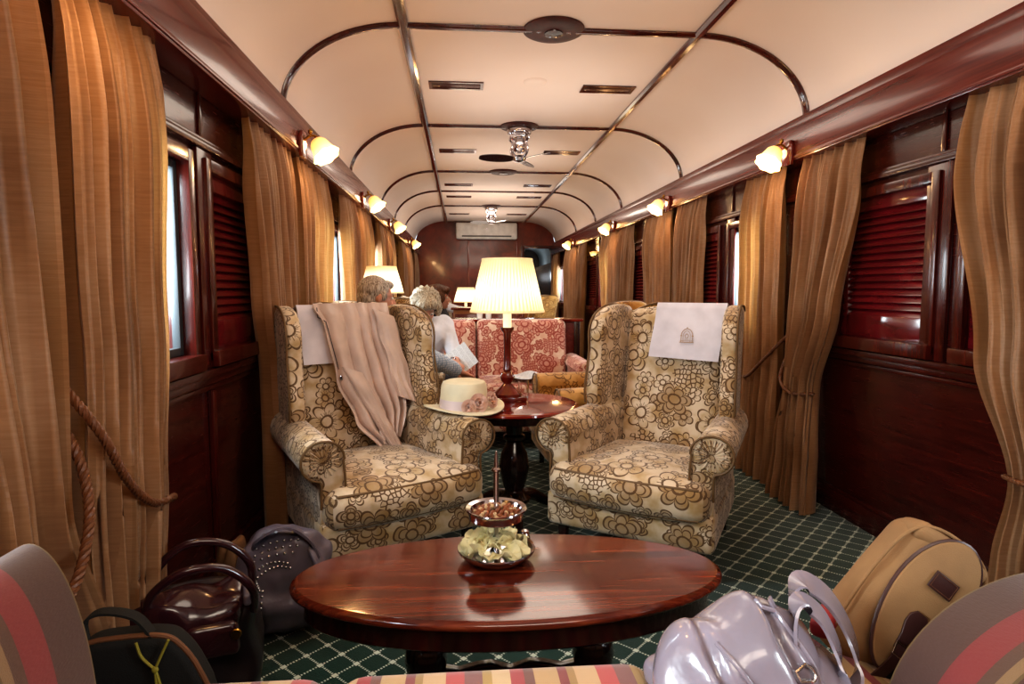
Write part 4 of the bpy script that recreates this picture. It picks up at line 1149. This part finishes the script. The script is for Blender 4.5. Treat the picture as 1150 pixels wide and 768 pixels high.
# ================================================================== PEOPLE
def person(name, label, loc, rz, J, shirt, hair, hairstyle='short', skin=None, scale=1.0, bald=False, female=False):
    """J: joint dictionary in local metres, the person facing -Y"""
    skin = skin or M_skin
    T = {k: Vector(v) for k, v in J.items() if isinstance(v, (tuple, list))}
    hp, hy = J.get('pitch', 0), J.get('yaw', 0)
    Hq = Euler((R(hp), 0, R(hy)), 'XYZ').to_matrix()
    hc = T['head']
    def h(p): return hc + Hq @ Vector(p)
    sl, sr = T['shl'], T['shr']; pel, ch = T['pelvis'], T['chest']; nk = (sl+sr)/2+Vector((0, 0, .05))
    g = G()
    # torso
    wid = .145 if not female else .13
    for k in range(6):
        t = k/5; c = pel.lerp(ch, t); g.ell(c, (wid*(1.0-.08*sin(PI*t)), .10, .10), n=16)
    for a in (sl, sr): g.cap(ch, .095, a, .062)
    g.cap(ch, .10, nk, .062); g.cap(nk, .055, h((0, .015, -.06)), .052)
    # head: skull, face, jaw, nose, ears
    g.ell(h((0, .018, .025)), (.076, .094, .092), Hq.to_euler(), 22)
    g.ell(h((0, -.028, -.035)), (.058, .062, .078), Hq.to_euler(), 18)
    g.ell(h((0, -.062, -.088)), (.026, .022, .020), Hq.to_euler(), 12)
    g.cap(h((0, -.088, .008)), .008, h((0, -.108, -.026)), .0125, 10)
    g.cap(h((-.012, -.09, -.032)), .008, h((.012, -.09, -.032)), .008, 8)
    g.cap(h((-.034, -.072, .020)), .012, h((.034, -.072, .020)), .012, 10)
    for s_ in (-1, 1):
        g.ell(h((s_*.034, -.066, -.025)), (.020, .018, .018), None, 10)
        g.ell(h((s_*.078, .010, -.005)), (.010, .020, .033), (Hq @ Euler((0, 0, R(s_*20))).to_matrix()).to_euler(), 12)
    # arms and hands
    for s_, e in ((-1, 'l'), (1, 'r')):
        A = T['sh'+e]; E_ = T['el'+e]; Wt = T['wr'+e]
        g.chain([A, A.lerp(E_, .5), E_, E_.lerp(Wt, .4), Wt], [.052, .046, .038, .037, .025])
        d = (Wt-E_).normalized(); cur = Vector(J.get('palm'+e, (0, 0, -1))).normalized()
        side = d.cross(cur).normalized(); cur = side.cross(d).normalized()
        pc = Wt+d*.05
        for k in range(4):
            o = side*(.030-.020*k)
            g.chain([Wt+o*.5, Wt+d*.085+o], [.017, .012], 8)
            L = (.062, .072, .068, .052)[k]
            p0 = Wt+d*.088+o*1.1; p1 = p0+(d*.85+cur*.5)*L*.5; p2 = p1+(d*.35+cur*.9)*L*.5
            g.chain([p0, p1, p2], [.0105, .0095, .008], 8)
        tb = Wt+d*.03+side*.028*(1 if s_ < 0 else 1)
        g.chain([Wt+d*.02+side*.02, tb+side*.022+d*.03, tb+side*.026+d*.062+cur*.02], [.015, .0125, .0095], 8)
    # legs
    for e in 'lr':
        hpj = T['hip'+e]; K = T['kn'+e]; An = T['an'+e]
        g.chain([hpj, hpj.lerp(K, .5), K, K.lerp(An, .35), An], [.088, .075, .056, .054, .036])
        g.chain([An, An+Vector((0, -.13, -.055))], [.036, .030])
    g.remesh(.0085, 3)
    body = obj(name, g, skin, None, label, 'person', 'passengers', loc=loc, rot=(0, 0, rz), sharp=0)
    # clothing
    g = G()
    for k in range(6):
        t = k/5; c = pel.lerp(ch, t); g.ell(c, (wid*(1.0-.08*sin(PI*t))+.022+J.get('plump', 0), .120+J.get('plump', 0), .115), n=16)
    for a in (sl, sr): g.cap(ch, .115, a, .078)
    g.cap(ch, .115, nk-Vector((0, 0, .02)), .075)
    sleeve = J.get('sleeve', .55)
    for e in 'lr':
        A = T['sh'+e]; E_ = T['el'+e]; Wt = T['wr'+e]
        if sleeve < .5: g.chain([A, A.lerp(E_, sleeve*2)], [.072, .064])
        else: g.chain([A, A.lerp(E_, .5), E_, E_.lerp(Wt, (sleeve-.5)*2)], [.070, .064, .056, .050])
    g.remesh(.013, 3, lambda p: p+Vector((noise.noise(p*14), noise.noise(p*14+Vector((5, 0, 0))), 0))*.010)
    obj('shirt', g, shirt, body, sharp=0)
    col = G(); col.lathe([(.066, -.02), (.062, .02), (.070, .022), (.078, -.025)], 28); obj('collar', col, shirt, body, loc=nk+Vector((0, 0, .012)), rot=(R(J.get('lean', 0)), 0, 0))
    g = G()
    g.ell(pel, (.175, .135, .12), n=18)
    for e in 'lr':
        hpj = T['hip'+e]; K = T['kn'+e]; An = T['an'+e]
        g.chain([hpj, hpj.lerp(K, .5), K, K.lerp(An, .35), An], [.105, .092, .074, .068, .058])
    g.remesh(.016, 3); obj('trousers', g, M_trouser, body, sharp=0)
    for e in 'lr':
        An = T['an'+e]; obj('shoe', G().chain([An+Vector((0, .03, -.045)), An+Vector((0, -.036, -.016)), An+Vector((0, -.16, -.058))], [.042, .042, .034]), M_shoe, body)
    # face details
    for s_ in (-1, 1):
        e = obj('eye', G().ell(h((s_*.031, -.078, .006)), (.0125, .010, .0095), Hq.to_euler(), 12), M_eye, body)
        obj('iris', G().ell(h((s_*.031, -.0865, .006)), (.0055, .003, .0055), Hq.to_euler(), 10), M_iris, e)
        obj('eyebrow', G().tube([h((s_*.016, -.086, .030)), h((s_*.032, -.088, .035)), h((s_*.048, -.078, .030))], .003, 6), hair, body)
    obj('lips', G().ell(h((0, -.088, -.058)), (.021, .007, .0065), Hq.to_euler(), 12), M_lips, body)
    # hair
    g = G()
    if bald:
        for s_ in (-1, 1): g.ell(h((s_*.072, .045, -.005)), (.014, .045, .04), Hq.to_euler(), 12)
        g.ell(h((0, .10, -.01)), (.055, .018, .04), Hq.to_euler(), 12)
        g.remesh(.006, 2)
    else:
        if hairstyle == 'short':
            g.ell(h((0, .034, .045)), (.087, .100, .088), Hq.to_euler(), 24)
            g.ell(h((0, .060, -.015)), (.078, .074, .075), Hq.to_euler(), 20)
            g.ell(h((0, .070, -.060)), (.060, .050, .040), Hq.to_euler(), 20)
            g.ell(h((.02, -.045, .085)), (.060, .045, .030), Hq.to_euler(), 16)
            for s_ in (-1, 1): g.ell(h((s_*.077, -.018, .012)), (.012, .020, .032), Hq.to_euler(), 12)
        else:
            g.ell(h((0, .030, .045)), (.104, .115, .094), Hq.to_euler(), 24)
            g.ell(h((0, .050, -.015)), (.102, .090, .085), Hq.to_euler(), 20)
            g.ell(h((0, -.050, .078)), (.080, .052, .038), Hq.to_euler(), 16)
            for s_ in (-1, 1): g.ell(h((s_*.085, -.020, .005)), (.026, .046, .058), Hq.to_euler(), 14)
            rq = random.Random(5)
            for k in range(46):
                a = rq.uniform(0, 6.28); b = rq.uniform(-.2, 1.3); c = Vector((.098*cos(a)*cos(b), .03+.108*sin(a)*cos(b), .03+.09*sin(b)))
                if c.y < -.05 and c.z < .05: continue
                g.ell(h(c), (.020, .020, .020), None, 8)
        def hf(p):
            q = (Hq.transposed() @ (p-hc)); a = math.atan2(q.x, q.y)
            n = noise.noise(Vector((a*9, q.z*9, 1.7)))*.005+noise.noise(Vector((a*30, q.z*6, 4)))*.003
            if hairstyle == 'bob': n += noise.noise(Vector((a*5+q.z*7, q.z*5, 9)))*.016+abs(noise.noise(Vector((a*11, q.z*4, 3))))*.010
            return p+(p-hc).normalized()*n
        g.remesh(.006, 2, hf)
        # keep the face clear
        bmesh.ops.delete(g.bm, geom=[v for v in g.bm.verts if (lambda q: q.y < -.052 and q.z < .040 and abs(q.x) < .062)(Hq.transposed() @ (v.co-hc))], context='VERTS')
    obj('hair', g, hair, body, sharp=0)
    return body
SEAT = dict(pelvis=(0, .0, .585), chest=(0, -.03, .87), shl=(-.175, -.03, .955), shr=(.175, -.03, .955), head=(0, -.06, 1.14),
            hipl=(-.09, -.02, .565), hipr=(.09, -.02, .565), knl=(-.12, -.44, .53), knr=(.12, -.44, .53), anl=(-.12, -.47, .11), anr=(.12, -.47, .11))
def pose(**k): d = dict(SEAT); d.update(k); return d
person('person', 'grey haired man in blue checked shirt sitting turned away beside the window', (-.70, 3.90, 0), R(100),
       pose(chest=(0, -.16, .83), shl=(-.18, -.22, .945), shr=(.18, -.19, .935), head=(.0, -.19, 1.125), pitch=8, yaw=10,
            ell=(-.24, -.49, .76), wrl=(-.12, -.68, .66), elr=(.20, -.44, .72), wrr=(.10, -.62, .66), sleeve=.9, palml=(0, 0, -1), palmr=(0, 0, -1)), M_check, M_hgrey, skin=M_skin_red)
wm = person('person', 'blonde woman in white shirt, head bowed, reading a newspaper on the red sofa', (-.31, 4.78, 0), R(14),
       pose(chest=(0, -.10, .84), shl=(-.155, -.10, .915), shr=(.155, -.10, .915), head=(0, -.21, 1.045), pitch=38, yaw=0, female=True, lean=15,
            ell=(-.25, -.22, .68), wrl=(-.13, -.42, .66), elr=(.215, -.26, .67), wrr=(.17, -.45, .66), sleeve=.62, plump=.03, palml=(.3, 0, -1), palmr=(-.3, 0, -1)), M_white, M_hblond, 'bob', female=True)
person('person', 'brown haired person in black seen just behind the blonde woman', (-.28, 6.45, 0), R(84),
       pose(head=(0, -.06, 1.09), elr=(.24, -.16, .72), wrr=(.1, -.36, .66), ell=(-.24, -.16, .72), wrl=(-.1, -.36, .66), sleeve=.9), M_navy, M_hbrown, 'bob', female=True)
person('person', 'bald man in white shirt with one arm stretched out, farthest passenger', (-.44, 8.72, 0), R(24),
       pose(head=(0, -.08, 1.10), ell=(-.26, -.16, .72), wrl=(-.1, -.38, .66), elr=(.36, -.16, .90), wrr=(.56, -.26, .88), sleeve=.85), M_white, M_hgrey, bald=True)
# newspaper in the woman's hands
g = G(); g.sheet(lambda u, v: Vector((-.17+.34*u, -.01*abs(sin(PI*u)), .22*v))+Vector((0, .05*sin(PI*u), 0)), 16, 8, th=.0015)
obj('newspaper', g, M_news, None, 'open newspaper held in the hands of the blonde woman', 'newspaper', loc=(-.03, 4.33, .60), rot=(R(-50), R(-24), R(16)))
t = empty('wrist_watch', (-.062, 4.398, .662), 0, 'small silver watch on the wrist of the blonde woman', 'watch')
obj('face', G().lathe([(.001, .012), (.014, .012), (.016, .0), (.001, 0)], 18, (0, 0, .028)), M_chrome, t)
obj('band', G().tube([(.031*cos(a), .006*sin(a), .031*sin(a)) for a in [2*PI*k/20 for k in range(20)]], .004, 6, closed=True), M_brtrim, t)
# glasses case / book on console omitted: nothing more shows there

# ================================================================== BAGS ON THE LEFT
# brown leather holdall
t = empty('leather_tote', (-.70, 1.66, 0), R(20), 'glossy burgundy leather tote bag with looped handles on the floor by the left wall', 'handbag')
def wr(p, s=.012, f=9): return p+Vector((noise.noise(p*f), noise.noise(p*f+Vector((3, 1, 0))), noise.noise(p*f+Vector((0, 7, 2)))))*s
g = G(); g.rbox((0, 0, .19), (.30, .24, .38), .07, 18, lambda p: wr(Vector((p.x*(1-.12*p.z), p.y*(1-.95*max(0, p.z-.08)), p.z)), .022, 8)); obj('body', g, M_plum, t)
g = G(); g.rbox((-.03, -.04, .345), (.27, .16, .10), .04, 14, lambda p: wr(p, .03, 11)); obj('top_flap', g, M_brownl, t)
g = G(); g.rbox((.03, -.135, .30), (.12, .04, .09), .02, 10, lambda p: wr(p, .008, 12)); obj('front_pocket', g, M_brownl, t)
for k, (yy, ln) in enumerate(((-.075, -.04), (.05, .0))):
    pts = cr([(-.115, yy, .35), (-.10, yy+ln, .43), (-.03, yy+ln*1.5, .485), (.06, yy+ln*1.2, .475), (.125, yy+ln, .41), (.13, yy, .33)], 8)
    obj('handle', G().tube(pts, .011, 10), M_brownl, t)
obj('clasp', G().lathe([(.001, .004), (.012, .004), (.014, 0)], 16, (.085, -.157, .315), Euler((R(90), 0, 0)).to_matrix()), M_brass, t)
obj('clasp', G().rbox((.115, -.06, .37), (.02, .09, .03), .008, 6), M_grey, t)
# black bag with tan piping and yellow cord
t = empty('black_canvas_bag', (-.66, 1.30, 0), R(6), 'black canvas bag with tan piped edge and yellow cord bow, nearest bag at left', 'bag')
outl = [(-.14, .0), (-.145, .25), (-.125, .42), (-.09, .475), (-.03, .485), (.05, .482), (.085, .46), (.12, .40), (.145, .30), (.15, .0)]
outl = [(p.x, p.y) for p in cr([(a, b, 0) for a, b in outl], 4)]
g = G(); g.prism(outl, -.07, .0, .018, lambda a, z, h: Vector((a, h+.06*(z-.3)*0, z)), 4); obj('body', g, M_blk, t)
obj('piping', G().tube([(a, -.058, z) for a, z in outl], .0055, 8), M_pipe, t)
obj('handle', G().strap(cr([(-.085, -.05, .462), (-.09, -.05, .515), (-.06, -.045, .535), (.0, -.045, .52), (.035, -.05, .478)], 6), (0, 1, 0), .028, .005), M_blk, t)
g = G()
for s_ in (-1, 1):
    g.tube(cr([(.045, -.080, .425), (.045+s_*.012, -.080, .452), (.045+s_*.026, -.078, .482)] if s_ > 0 else [(.045, -.08, .425), (.022, -.08, .452), (.012, -.078, .482)], 6), .0028, 6)
    g.tube(cr([(.045, -.080, .425), (.045+(.018 if s_ > 0 else .003), -.082, .36), (.045+(.045 if s_ > 0 else .006), -.082, .29), (.045+(.05 if s_ > 0 else .006), -.080, .25)], 6), .0028, 6)
g.ell((.045, -.081, .425), (.007, .005, .007), n=8)
obj('cord_bow', g, M_cord, t)
# small tan suede pouches behind
for i, (x, y, h_, rz) in enumerate(((-.815, 2.14, .30, .2), (-.765, 2.11, .33, -.15))):
    g = G(); g.rbox((0, 0, h_/2), (.065, .16, h_), .025, 10, lambda p: wr(Vector((p.x*(1-.6*max(0, p.z-.18)/.15), p.y*(1-1.2*max(0, p.z-.1)), p.z)), .014, 12))
    t2 = empty('suede_boot', (x, y, 0), R(12)+rz, 'brown suede boot behind the burgundy tote, the one %s' % ('nearer the wall' if i == 0 else 'nearer the aisle'), 'boot', 'suede boots by the wall')
    obj('shaft', g, M_suede, t2)
    obj('toe', G().rbox((0, -.11, .04), (.075, .16, .08), .035, 10), M_suede, t2)
# studded grey bag
t = empty('studded_handbag', (-.575, 2.12, .012), 0, 'slouchy grey leather handbag with rows of silver studs, beside the left armchair', 'handbag', rot=(0, R(-9), R(8)))
def gb(p):
    z = p.z; k = 1+.10*sin(PI*min(1, max(0, z)/.38)); p = Vector((p.x*k*(1-.9*max(0, z-.26)), p.y*k*(1-.8*max(0, z-.22)), z))
    p = wr(p, .030, 7); p = wr(p, .010, 18); p.x *= 1-.9*max(0, .10-z); p.y += .014*sin(40*p.z+14*p.x)*max(0, 1-abs(p.z-.12)/.12); return p
g = G(); g.rbox((0, 0, .175), (.255, .17, .35), .06, 22, gb); body = obj('body', g, M_grey, t)
obj('top_band', G().strap(cr([(-.06, -.03, .33), (-.04, -.055, .355), (.02, -.06, .375), (.07, -.05, .355), (.11, -.04, .30), (.125, -.04, .25)], 8), (0, 1, -.3), .065, .008), M_grey, t)
obj('handle', G().tube(cr([(.09, -.04, .30), (.115, -.085, .26), (.125, -.10, .20), (.12, -.09, .15)], 6), .010, 8), M_grey, t)
def stud_at(g, x, z, y=None):
    g.ell((x, -.088-.010*sin(PI*z/.36)-.004 if y is None else y, z), (.0056, .004, .0056), n=8)
def zof(k): return k
sp = []
for k in range(9): a = k/8; sp.append((-.105+.03*a, .06+.13*a)); sp.append((-.090+.03*a, .065+.13*a))
for k in range(9): a = k/8; sp.append((-.065+.10*a, .245+.015*sin(PI*a))); sp.append((-.07+.10*a, .262+.015*sin(PI*a)))
for k in range(8): a = k/7; sp.append((-.068-.008*a, .20+.06*a)); 
gt = bvh(body)
def studs(pts):
    g = G()
    for x, z in pts:
        q = onfront(gt, x, z, .001)
        if q: g.ell(q, (.0052, .004, .0052), n=8)
    return g
obj('studs', studs(sp), M_stud, body)
g = studs([(-.06+.022*k, .325+.006*sin(PI*k/6)) for k in range(7)]+[(-.065+.022*k, .308+.008*sin(PI*k/6)) for k in range(7)]+[(-.07+.024*k, .291+.008*sin(PI*k/5)) for k in range(6)])
obj('band_studs', g, M_stud, t)

# ================================================================== THE STRIPED SOFA THE CAMERA SITS ON
t = empty('striped_sofa', (.12, .55, 0), 0, 'red and gold striped sofa at the bottom edge of the view', 'sofa')
obj('base', G().rbox((0, .02, .24), (1.30, .90, .22), .04, 8), M_stripe, t)
for x0, x1 in ((-.66, -.345), (-.34, .215), (.22, .64)):
    c_ = obj('seat_cushion', G().rbox(((x0+x1)/2, .070, .43), (x1-x0, .90, .16), .05, 14, lambda p: Vector((p.x, p.y, p.z)), (0, 0, .008)), M_stripe, t)
    obj('piping', G().tube([(x0+.02+(x1-x0-.04)*k/16, .494-.03*((x0+.02+(x1-x0-.04)*k/16)/.6)**2, .486) for k in range(17)], .006, 8), M_stripepipe, c_) if False else None
obj('back', G().rbox((0, -.42, .60), (1.5, .20, .62), .08, 12), M_stripe, t)
for x in (-.58, .58):
    for yy in (-.36, .38): obj('leg', G().lathe([(.001, 0), (.02, 0), (.03, .15), (.001, .151)], 16, (x, yy, 0)), M_dark, t)
def arm_fn(s_, cx, zc, rx, rz, y1):
    def f(u, v):
        a = -PI*.12+PI*1.24*u            # around the roll, from inside low to outside low
        k = min(1, (1-v)/.16); e = math.sqrt(max(0, 1-(1-k)**2)) if v > .84 else 1
        y = -.45+(y1+.45)*v if v <= .84 else -.45+(y1+.45)*(.84+.16*(1-(1-k)))
        rrx, rrz = rx*(.25+.75*e), rz*(.35+.65*e)
        x = cx-s_*cos(a)*rrx; z = zc+sin(a)*rrz
        if u < .12 : z -= (.12-u)/.12*.26
        if u > .88 : z -= (u-.88)/.12*.35
        return Vector((x, y, z))
    return f
def armobj(s_, cx, zc, rx, rz, y1):
    g = G(); g.sheet(arm_fn(s_, cx, zc, rx, rz, y1), 48, 40, uvs=(.62, 1.0))
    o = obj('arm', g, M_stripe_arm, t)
    f = arm_fn(s_, cx, zc, rx, rz, y1)
    g = G(); ring = [f(k/32, 1.0) for k in range(33)]
    c = g.bm.verts.new(sum(ring, Vector())/33+Vector((0, .012, 0))); vs = [g.bm.verts.new(p) for p in ring]
    for a, b in zip(vs, vs[1:]): g.bm.faces.new((c, a, b))
    g.bm.faces.new((c, vs[-1], vs[0]))
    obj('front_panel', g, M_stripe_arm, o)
    obj('piping', G().tube([p+Vector((0, .002, 0)) for p in ring], .006, 8), M_redpipe, o)
M_redpipe = plain('dark_red_piping', '7c2c30', .5)
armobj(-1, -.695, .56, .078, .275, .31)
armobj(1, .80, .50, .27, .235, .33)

# ================================================================== PATENT BAG
t = empty('patent_handbag', (.46, .93, .50), R(0), 'pale lilac patent leather handbag with buckled strap loops at the bottom right', 'handbag')
g = G()
g.ell((-.065, -.02, .035), (.095, .10, .115), Euler((0, R(-14), 0)), 28)
g.ell((.0, 0, .055), (.105, .11, .125), Euler((0, R(10), 0)), 28)
g.ell((.07, .0, .01), (.10, .12, .095), None, 24)
g.ell((-.01, -.06, .02), (.10, .09, .08), None, 24)
g.rbox((0, 0, -.0), (.30, .22, .10), .045, 8)
def pf(p):
    d = sin(22*p.x+9*p.z+1.0)*.5+sin(31*p.z-12*p.x)*.3
    q = wr(p, .012, 13)+Vector((0, -.010*d, .004*d)); q.z = max(q.z, .006) if q.z < .01 else q.z
    # pleat grooves radiating from the left shoulder
    for a, b in ((-.075, .035), (.035, .03)):
        w = math.exp(-((p.x-a-(.10-p.z)*b*18*.5)/.010)**2); q.y += .016*w; q.z -= .010*w*(p.z > .05)
    return q
g.remesh(.0055, 4, pf)
body = obj('body', g, M_patent, t, sharp=0)
bt = bvh(body)
seam1 = cr([(-.085, -.062, .145), (-.055, -.098, .115), (-.02, -.125, .07), (.01, -.14, .02)], 8)
seam2 = cr([(.005, -.01, .185), (.045, -.05, .165), (.075, -.085, .11), (.095, -.115, .04)], 8)
obj('seam', G().tube(snap(bt, seam1), .0035, 8), M_patent, body); obj('seam', G().tube(snap(bt, seam2), .0042, 8), M_patent, body)
obj('grommet', G().lathe([(.006, 0), (.008, .003), (.013, .003), (.015, 0)], 24, snap(bt, [(-.10, -.11, .06)], .002)[0], Euler((R(80), 0, R(-25))).to_matrix()), M_stud, t)
loop1 = cr([(.06, -.05, .09), (.055, -.04, .15), (.075, -.02, .176), (.11, -.02, .150), (.125, -.04, .105), (.115, -.06, .075), (.09, -.075, .075)], 8)
obj('strap', G().strap(loop1, (.5, .85, .25), .040, .005), M_patent, t)
loop2 = cr([(.075, .0, .075), (.078, .02, .15), (.10, .03, .186), (.14, .02, .165), (.168, .0, .115), (.165, -.03, .07), (.14, -.055, .035), (.13, -.07, .0)], 8)
obj('strap', G().strap(loop2, (.5, .85, .2), .052, .005), M_patent, t)
obj('strap_end', G().strap(cr([(.055, -.035, .12), (.038, -.02, .155), (.026, -.01, .182)], 6), (.6, 1, 0), .016, .004), M_patent, t)
g = G(); g.tube(snap(bt, [(.050+.013*cos(a), -.10+.002*cos(a), .112+.015*sin(a)) for a in [2*PI*k/12 for k in range(12)]], .005), .0028, 8, closed=True)
obj('buckle', g, M_stud, t)
g = G(); g.tube([(.150, -.07, .05), (.195, -.06, .048), (.197, -.07, .018), (.152, -.08, .02)], .0035, 8, closed=True).tube([(.15, -.075, .036), (.198, -.066, .034)], .0025, 6)
obj('buckle', g, M_stud, t)
obj('strap', G().strap(cr([(.12, -.09, .02), (.16, -.075, .035), (.20, -.06, .034), (.225, -.02, .015)], 6), (0, 0, 1), .028, .004), M_patent, t)

# ================================================================== CANVAS BACKPACK
t = empty('canvas_backpack', (.708, 1.03, .490), 0, 'tan canvas backpack with dark leather trim leaning at right', 'backpack', rot=(R(-14), R(38), R(-16))); t.scale = (.80, .80, .80)
bp = lambda p: wr(Vector((p.x*(1-.10*max(0, p.z-.2)/.2), p.y, p.z)), .006, 10)
g = G(); g.rbox((0, .02, .18), (.210, .13, .37), .055, 18, bp, (0, .01, 0)); body = obj('body', g, M_canvas, t)
egg = []
for k in range(40):
    a = 2*PI*k/40; x = .080*sin(a); z = -.168*cos(a)
    x *= 1.0+.14*(z/.168); egg.append((x, .195+z*.98+(0 if z > 0 else 0)))
fl = lambda a, z, h: Vector((a, -.052-h-.014*cos(a/.11*1.3)*1, z))
g = G(); g.prism(egg, 0, .016, .005, fl); obj('flap', g, M_canvas, t)
obj('flap_piping', G().tube([fl(a*1.01, z, .009) for a, z in egg], .0048, 8, closed=True), M_brtrim, t)
obj('leather_patch', G().prism([(-.028, .235), (.028, .235), (.028, .275), (-.028, .275)], .016, .020, .0015, fl), M_brtrim, t)
obj('patch_stitching', G().tube([fl(a, z, .0205) for a, z in ((-.024, .239), (.024, .239), (.024, .271), (-.024, .271))], .0008, 4, closed=True), M_pipe, t)
tab = [(-.009, .085), (.009, .085), (.014, .12), (.022, .145), (.022, .165), (.012, .178), (-.012, .178), (-.022, .165), (-.022, .145), (-.014, .12)]
obj('tab', G().prism(tab, .016, .022, .002, fl), M_brtrim, t)
obj('strap', G().strap(cr([(0, -.092, .10), (0, -.10, .07), (0, -.092, .03), (0, -.082, .0)], 6), (1, 0, 0), .022, .005), M_brtrim, t)
obj('strap', G().strap(cr([(.016, -.084, .08), (.02, -.09, .04), (.018, -.082, -.0)], 6), (1, 0, 0), .018, .005), M_blk, t)
obj('buckle', G().tube([(-.015, -.096, .098), (.015, -.096, .098), (.015, -.102, .072), (-.015, -.102, .072)], .0026, 8, closed=True), M_stud, t)
obj('side_piping', G().tube(cr([(-.10, -.03, .02), (-.112, -.035, .18), (-.10, -.04, .31), (-.05, -.045, .358), (.05, -.045, .358), (.10, -.04, .31), (.112, -.035, .18), (.10, -.03, .02)], 8), .004, 8), M_canvas, body)
g = G(); g.rbox((.0, -.005, .335), (.20, .09, .045), .02, 10, bp); obj('hood', g, M_canvas, t)
# red cloth edge between patent bag and backpack
obj('red_pouch', G().rbox((0, 0, .0), (.035, .10, .035), .012, 8), plain('red_pouch_fabric', '8c2026', .6), None, 'small red pouch wedged between the patent handbag and backpack', 'pouch', loc=(.665, 1.045, .575), rot=(R(10), 0, R(-50)))

# ================================================================== LIGHT
W = bpy.data.worlds.new('daylight'); scene.world = W; W.use_nodes = True
bg = W.node_tree.nodes['Background']; bg.inputs[0].default_value = (.86, .93, 1, 1); bg.inputs[1].default_value = 1.5
def area(name, loc, rot, sx, sy, e, col):
    L = bpy.data.lights.new(name, 'AREA'); L.shape = 'RECTANGLE'; L.size = sx; L.size_y = sy; L.energy = e; L.color = col
    o = bpy.data.objects.new(name, L); COL.objects.link(o); o.location = loc; o.rotation_euler = rot; return o
for side, X, sg in (('left', XL, 1), ('right', XR, -1)):
    for bi, (b0, b1) in enumerate(BAYS):
        for wi, w in enumerate(bay_windows(b0, b1)):
            if (bi, wi) in OPEN[side]:
                area('window_daylight', (X-sg*.25, (w[0]+w[1])/2, 1.35), (0, R(-75 if sg > 0 else 75), 0), .7, w[1]-w[0], 42 if bi else 60, (.93, .97, 1))
# unseen area fills added behind the viewer and along the ceiling for brightness
area('cabin_fill', (XC, -.6, 2.45), (R(28), 0, 0), 1.6, .8, 30, (1, .86, .70))
for y, e in ((2.4, 3.6), (4.4, 4), (6.6, 4.5), (9.2, 8), (11.4, 7)): area('cabin_fill', (XC, y, 1.95), (R(180), 0, 0), 1.2, 1.2, e, (1, .84, .70))
for y, e in ((2.5, 12), (4.6, 12), (7.0, 13), (10.5, 26)): area('cabin_fill', (XC, y, 2.5), (0, 0, 0), 1.0, 1.2, e, (1, .88, .74))

# ================================================================== CAMERA
cam = bpy.data.cameras.new('camera'); cam.sensor_width = 36; cam.lens = 36*700/1150; cam.clip_start = .02
co = bpy.data.objects.new('camera', cam); COL.objects.link(co)
co.location = (0, 0, 1.17)
th = math.atan(58/700); ps = math.atan(57*math.cos(th)/700)
co.rotation_euler = (PI/2-th, 0, -ps)
scene.camera = co
scene.view_settings.view_transform = 'Standard'
scene.view_settings.look = 'Medium High Contrast'
scene.view_settings.exposure = 0
scene.cycles.use_denoising = True
scene.cycles.max_bounces = 7
scene.cycles.caustics_reflective = False
scene.cycles.caustics_refractive = False
